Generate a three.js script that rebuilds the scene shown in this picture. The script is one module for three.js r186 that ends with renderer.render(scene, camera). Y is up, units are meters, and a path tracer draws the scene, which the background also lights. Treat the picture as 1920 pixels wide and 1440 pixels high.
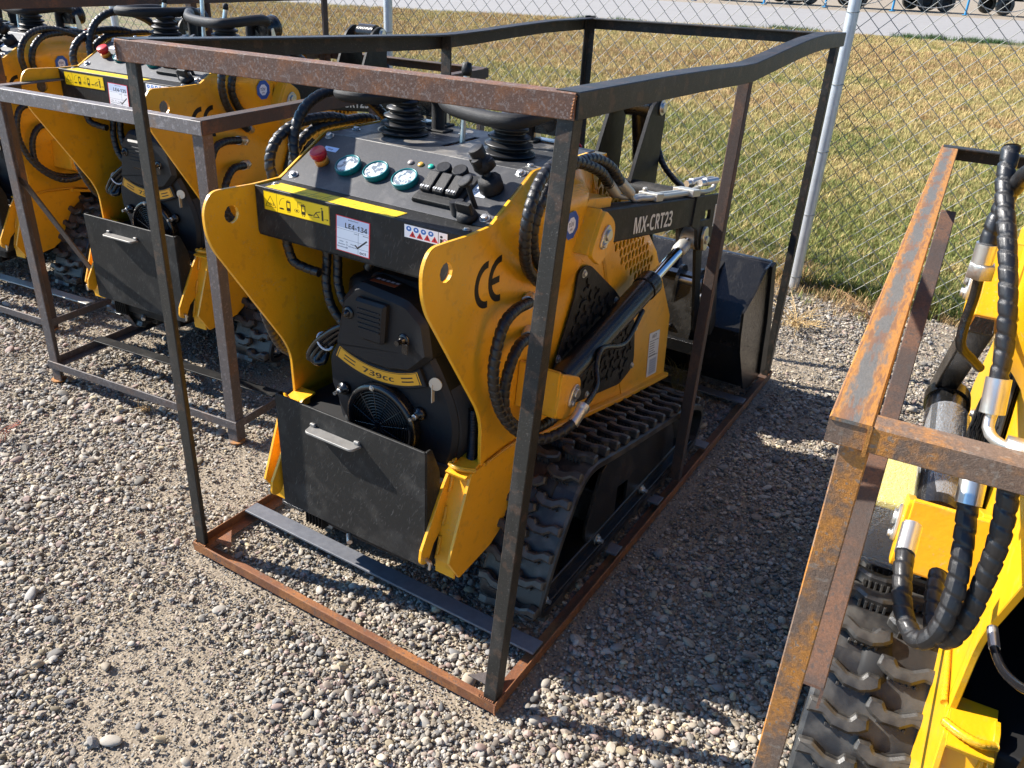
import * as THREE from 'three';
import { RoundedBoxGeometry } from 'three/addons/geometries/RoundedBoxGeometry.js';
import { mergeGeometries } from 'three/addons/utils/BufferGeometryUtils.js';
import { Sky } from 'three/addons/objects/Sky.js';

// ---------- camera, sky, sun, exposure ----------
const scene = new THREE.Scene();
const camera = new THREE.PerspectiveCamera(49.35, 4 / 3, 0.05, 900);
camera.position.set(1.83876, 1.67118, 1.26141);
camera.rotation.set(-0.474264, 0.533052, 0.0572428, 'YXZ');
scene.add(camera);
const renderer = new THREE.WebGLRenderer({ antialias: true });
renderer.toneMapping = THREE.LinearToneMapping;
renderer.toneMappingExposure = 2.5;
renderer.shadowMap.enabled = true;
const sunDir = new THREE.Vector3(-1, 0.75, 0.26).normalize();
const sky = new Sky();
sky.name = 'sky';
sky.userData.kind = 'structure';
sky.scale.setScalar(800);
sky.material.uniforms.sunPosition.value.copy(sunDir);
sky.material.uniforms.turbidity.value = 2.2;
sky.material.uniforms.rayleigh.value = 1.3;
sky.material.uniforms.mieCoefficient.value = 0.004;
scene.add(sky);
scene.environmentIntensity = 0.125;
const sun = new THREE.DirectionalLight(new THREE.Color(1, 0.93, 0.84), 5);
sun.position.copy(sunDir).multiplyScalar(60);
sun.castShadow = true;
sun.shadow.mapSize.set(4096, 4096);
sun.shadow.camera.left = -12; sun.shadow.camera.right = 12;
sun.shadow.camera.top = 12; sun.shadow.camera.bottom = -12;
sun.shadow.camera.far = 160;
scene.add(sun, sun.target);

// ---------- small tools ----------
let seed = 12345;
const rnd = () => { seed |= 0; seed = seed + 0x6D2B79F5 | 0; let t = Math.imul(seed ^ seed >>> 15, 1 | seed); t = t + Math.imul(t ^ t >>> 7, 61 | t) ^ t; return ((t ^ t >>> 14) >>> 0) / 4294967296; };
const rr = (a, b) => a + (b - a) * rnd();
const V = (x, y, z) => new THREE.Vector3(x, y, z);
const v3 = (a) => Array.isArray(a) ? V(...a) : a.clone();
const lerp = (a, b, t) => a + (b - a) * t;
const clamp = (t, a = 0, b = 1) => Math.min(b, Math.max(a, t));
const sst = (a, b, t) => { t = clamp((t - a) / (b - a)); return t * t * (3 - 2 * t); };
const used = {};
function numbered(n) { const k = used[n] = (used[n] ?? -1) + 1; return k ? `${n}_${String(k).padStart(3, '0')}` : n; }
function tag(o, label, category, group, kind) {
  if (label) o.userData.label = label;
  if (category) o.userData.category = category;
  if (group) o.userData.group = group;
  if (kind) o.userData.kind = kind;
  return o;
}
function thing(name, label, category, pos = [0, 0, 0], turn = 0, group) {
  const o = new THREE.Group(); o.name = numbered(name); o.position.set(...pos); o.rotation.y = turn;
  scene.add(o); return tag(o, label, category, group);
}
function boxUV(g) {
  const p = g.attributes.position, n = g.attributes.normal, uv = new Float32Array(p.count * 2);
  for (let i = 0; i < p.count; i++) {
    const ax = Math.abs(n.getX(i)), ay = Math.abs(n.getY(i)), az = Math.abs(n.getZ(i));
    const x = p.getX(i), y = p.getY(i), z = p.getZ(i);
    let a, b;
    if (ay >= ax && ay >= az) { a = x; b = z; } else if (ax >= az) { a = z; b = y; } else { a = x; b = y; }
    uv[2 * i] = a + 0.37 * y * (ay >= ax ? 0 : 0); uv[2 * i + 1] = b;
  }
  g.setAttribute('uv', new THREE.BufferAttribute(uv, 2));
  return g;
}
function prep(g) {
  if (g.userData.ready) return g;
  const keep = g.userData.keepUV;
  let q = g.index ? g.toNonIndexed() : g;
  for (const k of Object.keys(q.attributes)) if (!['position', 'normal', 'uv'].includes(k)) q.deleteAttribute(k);
  if (!q.attributes.normal) q.computeVertexNormals();
  if (!keep) boxUV(q);
  q.userData.ready = true;
  return q;
}
function part(name, geos, mat, parent) {
  geos = Array.isArray(geos) ? geos.flat(Infinity).map(prep) : [prep(geos)];
  const g = geos.length > 1 ? mergeGeometries(geos, false) : geos[0];
  g.userData.ready = true;
  const m = new THREE.Mesh(g, mat); m.name = name; m.castShadow = m.receiveShadow = true;
  if (parent) parent.add(m); else { m.name = numbered(name); scene.add(m); }
  return m;
}
const each = (name, list, mat, par) => list.map((g) => part(name, g, mat, par));
const T = (g, x = 0, y = 0, z = 0) => g.translate(x, y, z);
function box(cx, cy, cz, w, h, d, r = 0.0025) {
  r = Math.min(r, w * 0.45, h * 0.45, d * 0.45);
  return T(new RoundedBoxGeometry(w, h, d, 1, r), cx, cy, cz);
}
function shapeOf(pts, r = 0, holes = []) {
  const s = new THREE.Shape(), n = pts.length;
  const path = (s2, P, rad) => {
    for (let i = 0; i < P.length; i++) {
      const a = P[(i + P.length - 1) % P.length], b = P[i], c = P[(i + 1) % P.length];
      const ri = b[2] ?? rad;
      const la = Math.hypot(a[0] - b[0], a[1] - b[1]), lc = Math.hypot(c[0] - b[0], c[1] - b[1]);
      const q = Math.min(ri, la * 0.49, lc * 0.49);
      if (q < 1e-5) { if (i) s2.lineTo(b[0], b[1]); else s2.moveTo(b[0], b[1]); continue; }
      const p1 = [b[0] + (a[0] - b[0]) / la * q, b[1] + (a[1] - b[1]) / la * q], p2 = [b[0] + (c[0] - b[0]) / lc * q, b[1] + (c[1] - b[1]) / lc * q];
      if (i) s2.lineTo(...p1); else s2.moveTo(...p1);
      s2.quadraticCurveTo(b[0], b[1], p2[0], p2[1]);
    }
    s2.closePath();
  };
  path(s, pts, r);
  for (const h of holes) {
    const hp = new THREE.Path();
    if (h.r) hp.absarc(h.x, h.y, h.r, 0, Math.PI * 2, true); else path(hp, h.pts, h.rad ?? 0);
    s.holes.push(hp);
  }
  return s;
}
function slab(shape, th, b = 0.0012, seg = 6) {
  b = Math.min(b, th * 0.4);
  return T(new THREE.ExtrudeGeometry(shape, { depth: th - 2 * b, bevelEnabled: b > 0, bevelSize: b, bevelThickness: b, bevelOffset: -b, bevelSegments: 1, curveSegments: seg }), 0, 0, b);
}
// plates: X -> outline [z, y], occupies x from x0 - th to x0; Z -> [x, y], z from z0 - th to z0; Y -> [x, z], top at y0
const MX = new THREE.Matrix4().set(0, 0, -1, 0, 0, 1, 0, 0, 1, 0, 0, 0, 0, 0, 0, 1);
const plateX = (pts, x0, th, r, holes, b) => T(slab(shapeOf(pts, r, holes), th, b).applyMatrix4(MX), x0, 0, 0);
const plateZ = (pts, z0, th, r, holes, b) => T(slab(shapeOf(pts, r, holes), th, b), 0, 0, z0 - th);
const plateY = (pts, y0, th, r, holes, b) => T(slab(shapeOf(pts.map((p) => [p[0], -p[1], p[2]]), r, holes), th, b).rotateX(-Math.PI / 2), 0, y0 - th, 0);
function rod(p, q, r, r2 = r, seg = 14) {
  p = v3(p); q = v3(q); const d = q.clone().sub(p), L = d.length();
  const g = new THREE.CylinderGeometry(r2, r, L, seg);
  g.applyQuaternion(new THREE.Quaternion().setFromUnitVectors(V(0, 1, 0), d.normalize()));
  const m = p.add(q).multiplyScalar(0.5); return T(g, m.x, m.y, m.z);
}
function lathe(prof, p, dir = [0, 1, 0], seg = 20) {
  const g = new THREE.LatheGeometry(prof.map((a) => new THREE.Vector2(a[0], a[1])), seg);
  g.applyQuaternion(new THREE.Quaternion().setFromUnitVectors(V(0, 1, 0), v3(dir).normalize()));
  p = v3(p); return T(g, p.x, p.y, p.z);
}
function disc(p, dir, r, h, seg = 18, b = 0.15) { const c = Math.min(r, h) * b; return lathe([[0, 0], [r, 0], [r, h - c], [r - c, h], [0, h]], p, dir, seg); }
function hexBolt(p, dir, r = 0.009, h = 0.007, washer = true) {
  const q = v3(p), d = v3(dir).normalize(), out = [];
  if (washer) out.push(disc(q, d, r * 1.5, 0.0018, 14));
  const e = q.clone().addScaledVector(d, 0.0015);
  out.push(lathe([[0, 0], [r, 0], [r, h * 0.8], [r * 0.85, h], [0, h]], e, d, 6));
  return out;
}
// sweeps along a curve; prof(s, angle) gives the radius
function sweep(pts, prof, step = 0.006, rad = 12, closedEnds = true, tension = 0.5) {
  const curve = new THREE.CatmullRomCurve3(pts.map(v3), false, 'centripetal', tension);
  const L = curve.getLength(), n = Math.max(2, Math.round(L / step));
  const fr = curve.computeFrenetFrames(n, false), pos = [], idx = [];
  for (let i = 0; i <= n; i++) {
    const c = curve.getPointAt(i / n), N = fr.normals[i], B = fr.binormals[i];
    for (let j = 0; j <= rad; j++) {
      const a = j / rad * Math.PI * 2, r = typeof prof === 'number' ? prof : prof(L * i / n, a, L);
      pos.push(c.x + (N.x * Math.cos(a) + B.x * Math.sin(a)) * r, c.y + (N.y * Math.cos(a) + B.y * Math.sin(a)) * r, c.z + (N.z * Math.cos(a) + B.z * Math.sin(a)) * r);
      if (i < n && j < rad) { const k = i * (rad + 1) + j; idx.push(k, k + rad + 1, k + 1, k + 1, k + rad + 1, k + rad + 2); }
    }
  }
  if (closedEnds) for (const [i, f] of [[0, 0], [n, 1]]) {
    const c = curve.getPointAt(i / n), k = pos.length / 3; pos.push(c.x, c.y, c.z);
    for (let j = 0; j < rad; j++) { const q = i * (rad + 1) + j; f ? idx.push(k, q, q + 1) : idx.push(k, q + 1, q); }
  }
  const g = new THREE.BufferGeometry();
  g.setAttribute('position', new THREE.Float32BufferAttribute(pos, 3)); g.setIndex(idx); g.computeVertexNormals();
  // flip if inside out
  return g;
}
const hose = (pts, r = 0.014, pitch = 0.021) => sweep(pts, (s, a) => { const f = ((s / pitch + a / (2 * Math.PI)) % 1 + 1) % 1; return r * (f < 0.1 || f > 0.92 ? 0.85 : 1 - 0.08 * Math.pow(f, 2)); }, pitch / 7, 12);
const tube = (pts, r, step = 0.01, rad = 10) => sweep(pts, r, step, rad);
// L-shaped steel bar swept along a polyline of outer corner points
function lbar(P, a, b, w = 0.05, t = 0.005, wb = w) {
  P = P.map(v3); a = v3(a); b = v3(b); const c = 0.0018;
  const prof = [[0, c], [c, 0], [w - c, 0], [w, c], [w, t], [t + c, t], [t, t + c], [t, wb], [c, wb], [0, wb - c]];
  const d0 = P[P.length - 1].clone().sub(P[0]);
  const flip = a.clone().cross(b).dot(d0) < 0;
  const sec = P.map((p) => prof.map(([u, v]) => p.clone().addScaledVector(a, u).addScaledVector(b, v)));
  const pos = [], tri = (A, B, C) => { const q = flip ? [A, C, B] : [A, B, C]; for (const k of q) pos.push(k.x, k.y, k.z); };
  const n = prof.length;
  for (let i = 0; i + 1 < P.length; i++) for (let j = 0; j < n; j++) {
    const k = (j + 1) % n, A = sec[i][j], B = sec[i][k], C = sec[i + 1][k], D = sec[i + 1][j];
    tri(A, B, C); tri(A, C, D);
  }
  for (const [S, f] of [[sec[0], 1], [sec[P.length - 1], 0]]) {
    const fan = [[0, 1, 2], [0, 2, 3], [0, 3, 5], [3, 4, 5], [0, 5, 6], [0, 6, 8], [6, 7, 8], [0, 8, 9]];
    for (const [x, y, z] of fan) f ? tri(S[x], S[z], S[y]) : tri(S[x], S[y], S[z]);
  }
  const g = new THREE.BufferGeometry(); g.setAttribute('position', new THREE.Float32BufferAttribute(pos, 3)); g.computeVertexNormals();
  return g;
}

// ---------- noise and textures ----------
function hash(x, y, s) { let h = Math.imul(x, 374761393) + Math.imul(y, 668265263) + Math.imul(s, 974634777) | 0; h = Math.imul(h ^ h >>> 13, 1274126177); h ^= h >>> 16; return (h >>> 0) / 4294967296; }
function vn(u, v, per, s, perV = per) {
  const x = u * per, y = v * perV, x0 = Math.floor(x), y0 = Math.floor(y); let fx = x - x0, fy = y - y0;
  fx = fx * fx * (3 - 2 * fx); fy = fy * fy * (3 - 2 * fy);
  const m = (a, p) => ((a % p) + p) % p;
  const a = hash(m(x0, per), m(y0, perV), s), b = hash(m(x0 + 1, per), m(y0, perV), s), c = hash(m(x0, per), m(y0 + 1, perV), s), d = hash(m(x0 + 1, per), m(y0 + 1, perV), s);
  return a + (b - a) * fx + (c - a) * fy + (a - b - c + d) * fx * fy;
}
function fbm(u, v, per, s, oct = 4, perV = per) { let t = 0, a = 0.5, w = 0; for (let i = 0; i < oct; i++) { t += a * vn(u, v, per, s + i * 17, perV); w += a; a *= 0.55; per *= 2; perV *= 2; } return t / w; }
const enc = (x) => { x = clamp(x); return x <= 0.0031308 ? x * 12.92 : 1.055 * Math.pow(x, 1 / 2.4) - 0.055; };
function tex(n, fn, rep = 1, srgb = true) {
  const d = new Uint8Array(n * n * 4);
  for (let j = 0; j < n; j++) for (let i = 0; i < n; i++) {
    let c = fn(i / n, j / n); if (typeof c === 'number') c = [c, c, c];
    const k = (j * n + i) * 4;
    for (let q = 0; q < 3; q++) d[k + q] = Math.round(255 * (srgb ? enc(c[q]) : clamp(c[q])));
    d[k + 3] = 255;
  }
  const t = new THREE.DataTexture(d, n, n); t.wrapS = t.wrapT = THREE.RepeatWrapping; t.magFilter = THREE.LinearFilter; t.minFilter = THREE.LinearMipmapLinearFilter; t.generateMipmaps = true;
  if (srgb) t.colorSpace = THREE.SRGBColorSpace;
  t.repeat.set(rep, rep); t.needsUpdate = true; return t;
}
const mix3 = (a, b, t) => [lerp(a[0], b[0], t), lerp(a[1], b[1], t), lerp(a[2], b[2], t)];
const std = (o) => new THREE.MeshStandardMaterial(o), phys = (o) => new THREE.MeshPhysicalMaterial(o);
const fineBump = tex(256, (u, v) => 0.6 * fbm(u, v, 24, 3, 3) + 0.4 * vn(u, v, 96, 9), 6, false);
const gritBump = tex(512, (u, v) => 0.5 * fbm(u, v, 40, 5, 3) + 0.5 * hash(u * 512 | 0, v * 512 | 0, 2), 4, false);
const scratchField = (() => { // long scratches scattered over a tile
  const n = 512, f = new Float32Array(n * n);
  for (let k = 0; k < 1500; k++) {
    let x = rnd() * n, y = rnd() * n, a = 1.15 + rr(-0.3, 0.3) + (rnd() < 0.12 ? rr(-1.5, 1.5) : 0), L = rr(3, 22), s = rr(0.08, 0.6) * (rnd() < 0.1 ? 1.5 : 0.8);
    for (let i = 0; i < L; i++) { x += Math.cos(a); y += Math.sin(a); a += rr(-0.03, 0.03); const q = (((y | 0) % n + n) % n) * n + (((x | 0) % n + n) % n); f[q] = Math.max(f[q], s * Math.sin(Math.PI * i / L)); }
  }
  return (u, v) => f[(((v * n) | 0) % n) * n + (((u * n) | 0) % n)];
})();
const paintBump = tex(512, (u, v) => 0.78 * fbm(u, v, 5, 71, 3) + 0.16 * fbm(u, v, 60, 73, 2) + 0.06 * vn(u, v, 200, 75), 2.2, false);
const M = {};
function yellowPaint(base, dirt) {
  const map = tex(512, (u, v) => {
    const w = fbm(u, v, 5, 31, 4), s = scratchField(u, v), q = fbm(u, v, 30, 77, 3);
    let c = mix3(base, [base[0] * 0.9, base[1] * 0.88, base[2]], clamp(w * 1.4 - 0.3));
    c = mix3(c, [0.6, 0.42, 0.2], clamp(s * 0.12)); c = mix3(c, dirt, 0.35 * sst(0.62, 0.8, q)); const dst = sst(0.80, 0.93, vn(u, v, 170, 83)) * sst(0.45, 0.7, fbm(u, v, 7, 85, 4)); return mix3(c, [0.42, 0.34, 0.22], 0.5 * dst);
  }, 2);
  return new THREE.MeshPhysicalMaterial({ map, roughness: 0.42, roughnessMap: tex(256, (u, v) => 0.7 + 0.3 * fbm(u, v, 12, 8, 4), 2, false), bumpMap: paintBump, bumpScale: 0.0016, clearcoat: 0.12, clearcoatRoughness: 0.3 });
}
M.yellow = yellowPaint([0.80, 0.385, 0.012], [0.5, 0.24, 0.03]);
M.yellowBright = yellowPaint([0.72, 0.375, 0.006], [0.5, 0.3, 0.05]);
const blackTex = (b, k, dust) => tex(512, (u, v) => {
  const s = scratchField(u, v), w = fbm(u, v, 8, 13, 5), d = sst(0.5, 0.75, fbm(u, v, 14, 51, 5)) * dust;
  return mix3(mix3([b, b, b * 0.98], [0.16, 0.155, 0.145], clamp(s * k + 0.1 * sst(0.55, 0.8, w))), [0.22, 0.2, 0.17], d);
}, 1.6);
M.blackPlate = phys({ specularIntensity: 0.5, map: blackTex(0.015, 0.9, 0.07), roughness: 0.55, bumpMap: gritBump, bumpScale: 0.0004 });
M.blackGloss = std({ map: blackTex(0.0075, 0.3, 0.04), roughness: 0.26, bumpMap: fineBump, bumpScale: 0.0006 });
M.blackSatin = phys({ specularIntensity: 0.5, map: blackTex(0.008, 0.15, 0.05), roughness: 0.5, bumpMap: gritBump, bumpScale: 0.0004 });
M.console = std({ map: tex(512, (u, v) => { const d = fbm(u, v, 9, 61, 5), e = fbm(u, v, 30, 63, 3), s = scratchField(v, u); return mix3(mix3([0.028, 0.030, 0.034], [0.24, 0.22, 0.19], clamp(0.10 * e + 0.8 * sst(0.47, 0.62, d) * (0.4 + 0.6 * e))), [0.34, 0.32, 0.29], 0.3 * s); }, 2.2), roughness: 0.5, bumpMap: gritBump, bumpScale: 0.0003 });
M.consoleSlope = std({ map: tex(512, (u, v) => { const d = fbm(u, v, 9, 161, 5), s = scratchField(v, u); return mix3(mix3([0.030, 0.032, 0.037], [0.13, 0.125, 0.12], clamp(0.3 * sst(0.5, 0.75, d) + 0.12 * vn(u, v, 200, 4))), [0.3, 0.28, 0.25], 0.3 * s); }, 2.2), roughness: 0.5, bumpMap: gritBump, bumpScale: 0.0003 });
M.plastic = phys({ specularIntensity: 0.6, color: new THREE.Color(0.011, 0.011, 0.012), roughness: 0.5, bumpMap: gritBump, bumpScale: 0.0005 });
M.engine = phys({ color: new THREE.Color(0.0085, 0.0095, 0.012), specularIntensity: 0.55, roughness: 0.5, bumpMap: gritBump, bumpScale: 0.0006 });
M.engineGloss = std({ color: new THREE.Color(0.007, 0.007, 0.008), roughness: 0.25 });
M.rubber = std({ map: tex(512, (u, v) => { const d = fbm(u, v, 10, 91, 5); return mix3([0.012, 0.012, 0.0125], [0.10, 0.095, 0.085], 0.55 * sst(0.42, 0.75, d) + 0.05 * vn(u, v, 120, 5)); }, 2), roughness: 0.42, bumpMap: gritBump, bumpScale: 0.0005 });
M.hose = std({ color: new THREE.Color(0.011, 0.011, 0.012), roughness: 0.38, bumpMap: gritBump, bumpScale: 0.0003 });
M.foam = phys({ specularIntensity: 0.6, color: new THREE.Color(0.014, 0.014, 0.015), roughness: 0.6, bumpMap: gritBump, bumpScale: 0.0006 });
M.boot = std({ color: new THREE.Color(0.008, 0.008, 0.0085), roughness: 0.4 });
M.zinc = std({ color: new THREE.Color(0.62, 0.62, 0.6), metalness: 0.9, roughness: 0.32, bumpMap: gritBump, bumpScale: 0.0003 });
M.chrome = std({ color: new THREE.Color(0.75, 0.75, 0.76), metalness: 1, roughness: 0.1 });
M.paleSteel = std({ color: new THREE.Color(0.45, 0.44, 0.4), metalness: 0.55, roughness: 0.45, bumpMap: gritBump, bumpScale: 0.0004 });
M.dark = std({ color: new THREE.Color(0.007, 0.007, 0.0075), roughness: 0.7 });
const rustTex = (A, B, C, rep, k1, k2) => tex(512, (u, v) => {
  const a = fbm(u, v, 6, 21, 5, 4), b = fbm(u, v, 40, 23, 4), c = vn(u, v, 220, 25);
  let q = mix3(A, B, sst(k1, k1 + 0.25, a * 0.7 + b * 0.3)); q = mix3(q, C, 0.8 * sst(k2, k2 + 0.16, b)); return q.map((x) => x * (0.72 + 0.5 * c));
}, rep);
const rustMat = (A, B, C, rep, k1, k2, rough = 0.75) => std({ map: rustTex(A, B, C, rep, k1, k2), roughness: rough, bumpMap: gritBump, bumpScale: 0.0009 });
M.rustBrown = rustMat([0.115, 0.058, 0.038], [0.19, 0.075, 0.03], [0.20, 0.155, 0.135], 6, 0.42, 0.56);
M.rustDeep = rustMat([0.16, 0.058, 0.022], [0.27, 0.105, 0.03], [0.10, 0.06, 0.045], 2.5, 0.38, 0.6);
M.rustOrange = rustMat([0.15, 0.10, 0.07], [0.40, 0.165, 0.03], [0.19, 0.16, 0.13], 3, 0.44, 0.62);
M.rustBand = std({ map: tex(512, (u, v) => { // orange rust along both edges, bare grey steel down the middle
  const n = fbm(u, v, 14, 211, 5, 8), f = fbm(u, v, 40, 213, 4), c = vn(u, v, 200, 215), d = Math.abs(((u + 0.3) % 1) - 0.516) + 0.16 * (n - 0.5) * 2;
  let q = mix3([0.115, 0.11, 0.10], [0.36, 0.155, 0.03], sst(0.05, 0.19, d + 0.07 * (f - 0.5))); q = mix3(q, [0.15, 0.075, 0.045], sst(0.54, 0.66, n) * 0.75); return q.map((x) => x * (0.7 + 0.3 * c + 0.35 * f));
}, 1), roughness: 0.8, bumpMap: gritBump, bumpScale: 0.0009 });
M.rustBand.map.repeat.set(10, 2.4);
M.rustDark = rustMat([0.05, 0.034, 0.028], [0.105, 0.052, 0.03], [0.04, 0.034, 0.032], 2.5, 0.45, 0.6);
M.mill = rustMat([0.09, 0.075, 0.07], [0.13, 0.08, 0.055], [0.16, 0.14, 0.135], 2.5, 0.5, 0.6, 0.6);
M.millGrey = rustMat([0.15, 0.135, 0.13], [0.2, 0.14, 0.10], [0.26, 0.24, 0.24], 2.5, 0.55, 0.55, 0.55);
M.blackSteel = phys({ specularIntensity: 0.55, map: tex(512, (u, v) => { const c = vn(u, v, 200, 41), w = fbm(u, v, 6, 43, 5), s = scratchField(v, u), q = sst(0.6, 0.72, fbm(u, v, 16, 45, 4)); return mix3(mix3([0.020, 0.019, 0.017], [0.06, 0.038, 0.026], 0.7 * q), [0.22, 0.20, 0.18], clamp(0.4 * sst(0.84, 1, c) + 0.25 * s + 0.1 * sst(0.55, 0.8, w))); }, 2.5), roughness: 0.5, bumpMap: gritBump, bumpScale: 0.0005 });
M.galv = std({ map: tex(256, (u, v) => { const q = fbm(u, v, 14, 47, 4); return [0.42 + 0.14 * q, 0.44 + 0.14 * q, 0.46 + 0.14 * q]; }, 3), metalness: 0.55, roughness: 0.42 });
M.wire = std({ color: new THREE.Color(0.19, 0.195, 0.185), metalness: 0.5, roughness: 0.5 });
M.wornSteel = std({ map: tex(256, (u, v) => { const q = fbm(u, v, 14, 231, 4), s = scratchField(u, v); return mix3([0.17, 0.165, 0.155], [0.30, 0.29, 0.27], clamp(0.7 * q + 0.4 * s)); }, 5), metalness: 0.3, roughness: 0.5, bumpMap: gritBump, bumpScale: 0.0006 });
M.red = std({ color: new THREE.Color(0.50, 0.012, 0.018), roughness: 0.35 });
M.orange = std({ color: new THREE.Color(0.75, 0.27, 0.03), roughness: 0.4 });
M.green = std({ color: new THREE.Color(0.0, 0.13, 0.14), roughness: 0.3 });
M.amberLens = std({ color: new THREE.Color(0.6, 0.33, 0.05), roughness: 0.3 });
M.greenLens = std({ color: new THREE.Color(0.02, 0.4, 0.28), roughness: 0.3 });
M.greyLens = std({ color: new THREE.Color(0.3, 0.26, 0.24), roughness: 0.4 });
M.white = std({ color: new THREE.Color(0.75, 0.76, 0.78), roughness: 0.45 });
M.film = new THREE.MeshPhysicalMaterial({ color: new THREE.Color(0.92, 0.93, 0.95), transmission: 0.85, thickness: 0, roughness: 0.22, bumpMap: fineBump, bumpScale: 0.004 });

M.barPaint = std({ map: tex(256, (u, v) => { const q = fbm(u, v, 20, 221, 4), s = vn(u, v, 120, 223); return [0.085 + 0.05 * q + 0.02 * s, 0.09 + 0.05 * q + 0.02 * s, 0.105 + 0.05 * q + 0.02 * s]; }, 3), roughness: 0.42, bumpMap: gritBump, bumpScale: 0.0003 });
M.mirrorBlack = std({ color: new THREE.Color(0.012, 0.012, 0.012), roughness: 0.07, bumpMap: fineBump, bumpScale: 0.0016, metalness: 0.35 });
// ---------- print ----------
function canvasTex(w, h, draw) {
  const c = document.createElement('canvas'); c.width = w; c.height = h; draw(c.getContext('2d'), w, h);
  const t = new THREE.CanvasTexture(c); t.colorSpace = THREE.SRGBColorSpace; return t;
}
const printMat = (w, h, draw, o = {}) => std({ map: canvasTex(w, h, draw), roughness: 0.4, ...o });
// a sticker is a thin sheet; corners a (top left), b (top right), c (bottom left) in 3D
function sheet(a, b, c, th = 0.0006) {
  a = v3(a); b = v3(b); c = v3(c); const d = b.clone().add(c).sub(a);
  const n = c.clone().sub(a).cross(b.clone().sub(a)).normalize(); // toward the viewer side
  const A = [a, b, d, c].map((p) => p.clone().addScaledVector(n, th));
  const pos = [], uv = [], q = (P, U) => { for (const k of [0, 3, 2, 0, 2, 1]) { pos.push(P[k].x, P[k].y, P[k].z); uv.push(...U[k]); } };
  q(A, [[0, 1], [1, 1], [1, 0], [0, 0]]);
  const B = [a, b, d, c];
  for (let i = 0; i < 4; i++) { const j = (i + 1) % 4; q([A[j], A[i], B[i], B[j]], [[0, 1], [0, 1], [0, 1], [0, 1]]); }
  const g = new THREE.BufferGeometry(); g.setAttribute('position', new THREE.Float32BufferAttribute(pos, 3)); g.setAttribute('uv', new THREE.Float32BufferAttribute(uv, 2)); g.computeVertexNormals(); g.userData.keepUV = true; return g;
}
const P = {};
P.warn = printMat(620, 230, (x, w, h) => {
  x.fillStyle = '#f2c90c'; x.fillRect(0, 0, w, h); x.strokeStyle = '#2a2205'; x.fillStyle = '#221c06'; x.lineWidth = 3;
  x.strokeRect(3, 3, w - 6, h - 6); x.beginPath(); x.moveTo(128, 0); x.lineTo(128, h); x.stroke();
  x.beginPath(); x.moveTo(66, 50); x.lineTo(14, 180); x.lineTo(116, 180); x.closePath(); x.lineWidth = 5; x.stroke();
  x.font = 'bold 44px sans-serif'; x.fillText('%2', 40, 160);
  for (const cx of [240, 380]) { x.fillRect(cx - 20, 62, 40, 118); x.fillStyle = '#f2c90c'; x.fillRect(cx - 12, 80, 24, 60); x.fillStyle = '#221c06'; x.fillRect(cx - 12, 46, 7, 18); x.fillRect(cx + 4, 46, 7, 18); x.fillRect(cx - 12, 184, 8, 16); x.fillRect(cx + 5, 184, 8, 16); }
  x.beginPath(); x.ellipse(172, 170, 24, 11, 0, 0, 7); x.fill(); x.beginPath(); x.arc(318, 150, 22, 0, 7); x.lineWidth = 4; x.stroke(); x.beginPath(); x.arc(318, 150, 11, 0, 7); x.fill();
  x.lineWidth = 4; x.beginPath(); x.moveTo(150, 130); x.quadraticCurveTo(160, 40, 205, 34); x.moveTo(330, 110); x.lineTo(330, 40); x.lineTo(366, 36); x.stroke();
  x.lineWidth = 9; x.beginPath(); x.moveTo(440, 160); x.lineTo(480, 150); x.lineTo(500, 110); x.lineTo(540, 90); x.moveTo(470, 172); x.lineTo(525, 165); x.lineTo(500, 120); x.stroke();
  x.fillRect(548, 66, 17, 128); x.beginPath(); x.arc(552, 48, 9, 0, 7); x.fill(); x.fillRect(424, 150, 34, 18);
  x.lineWidth = 5; x.beginPath(); x.moveTo(572, 170); x.lineTo(606, 170); x.lineTo(594, 160); x.moveTo(606, 170); x.lineTo(594, 182); x.stroke();
});
P.warnTop = printMat(620, 110, (x, w, h) => {
  x.fillStyle = '#f0cb2a'; x.fillRect(0, 0, w, h); x.strokeStyle = '#6b5a10'; x.lineWidth = 3;
  for (let i = 0; i < 9; i++) { x.strokeRect(4 + i * 68, 4, 68, h - 8); x.beginPath(); x.moveTo(4 + i * 68, 56); x.lineTo(72 + i * 68, 56); x.stroke(); x.fillStyle = '#4a3c08'; x.font = '30px sans-serif'; x.fillText('△', 22 + i * 68, 44); x.fillRect(16 + i * 68, 70, 40, 4); x.fillRect(16 + i * 68, 82, 30, 4); }
});
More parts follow.
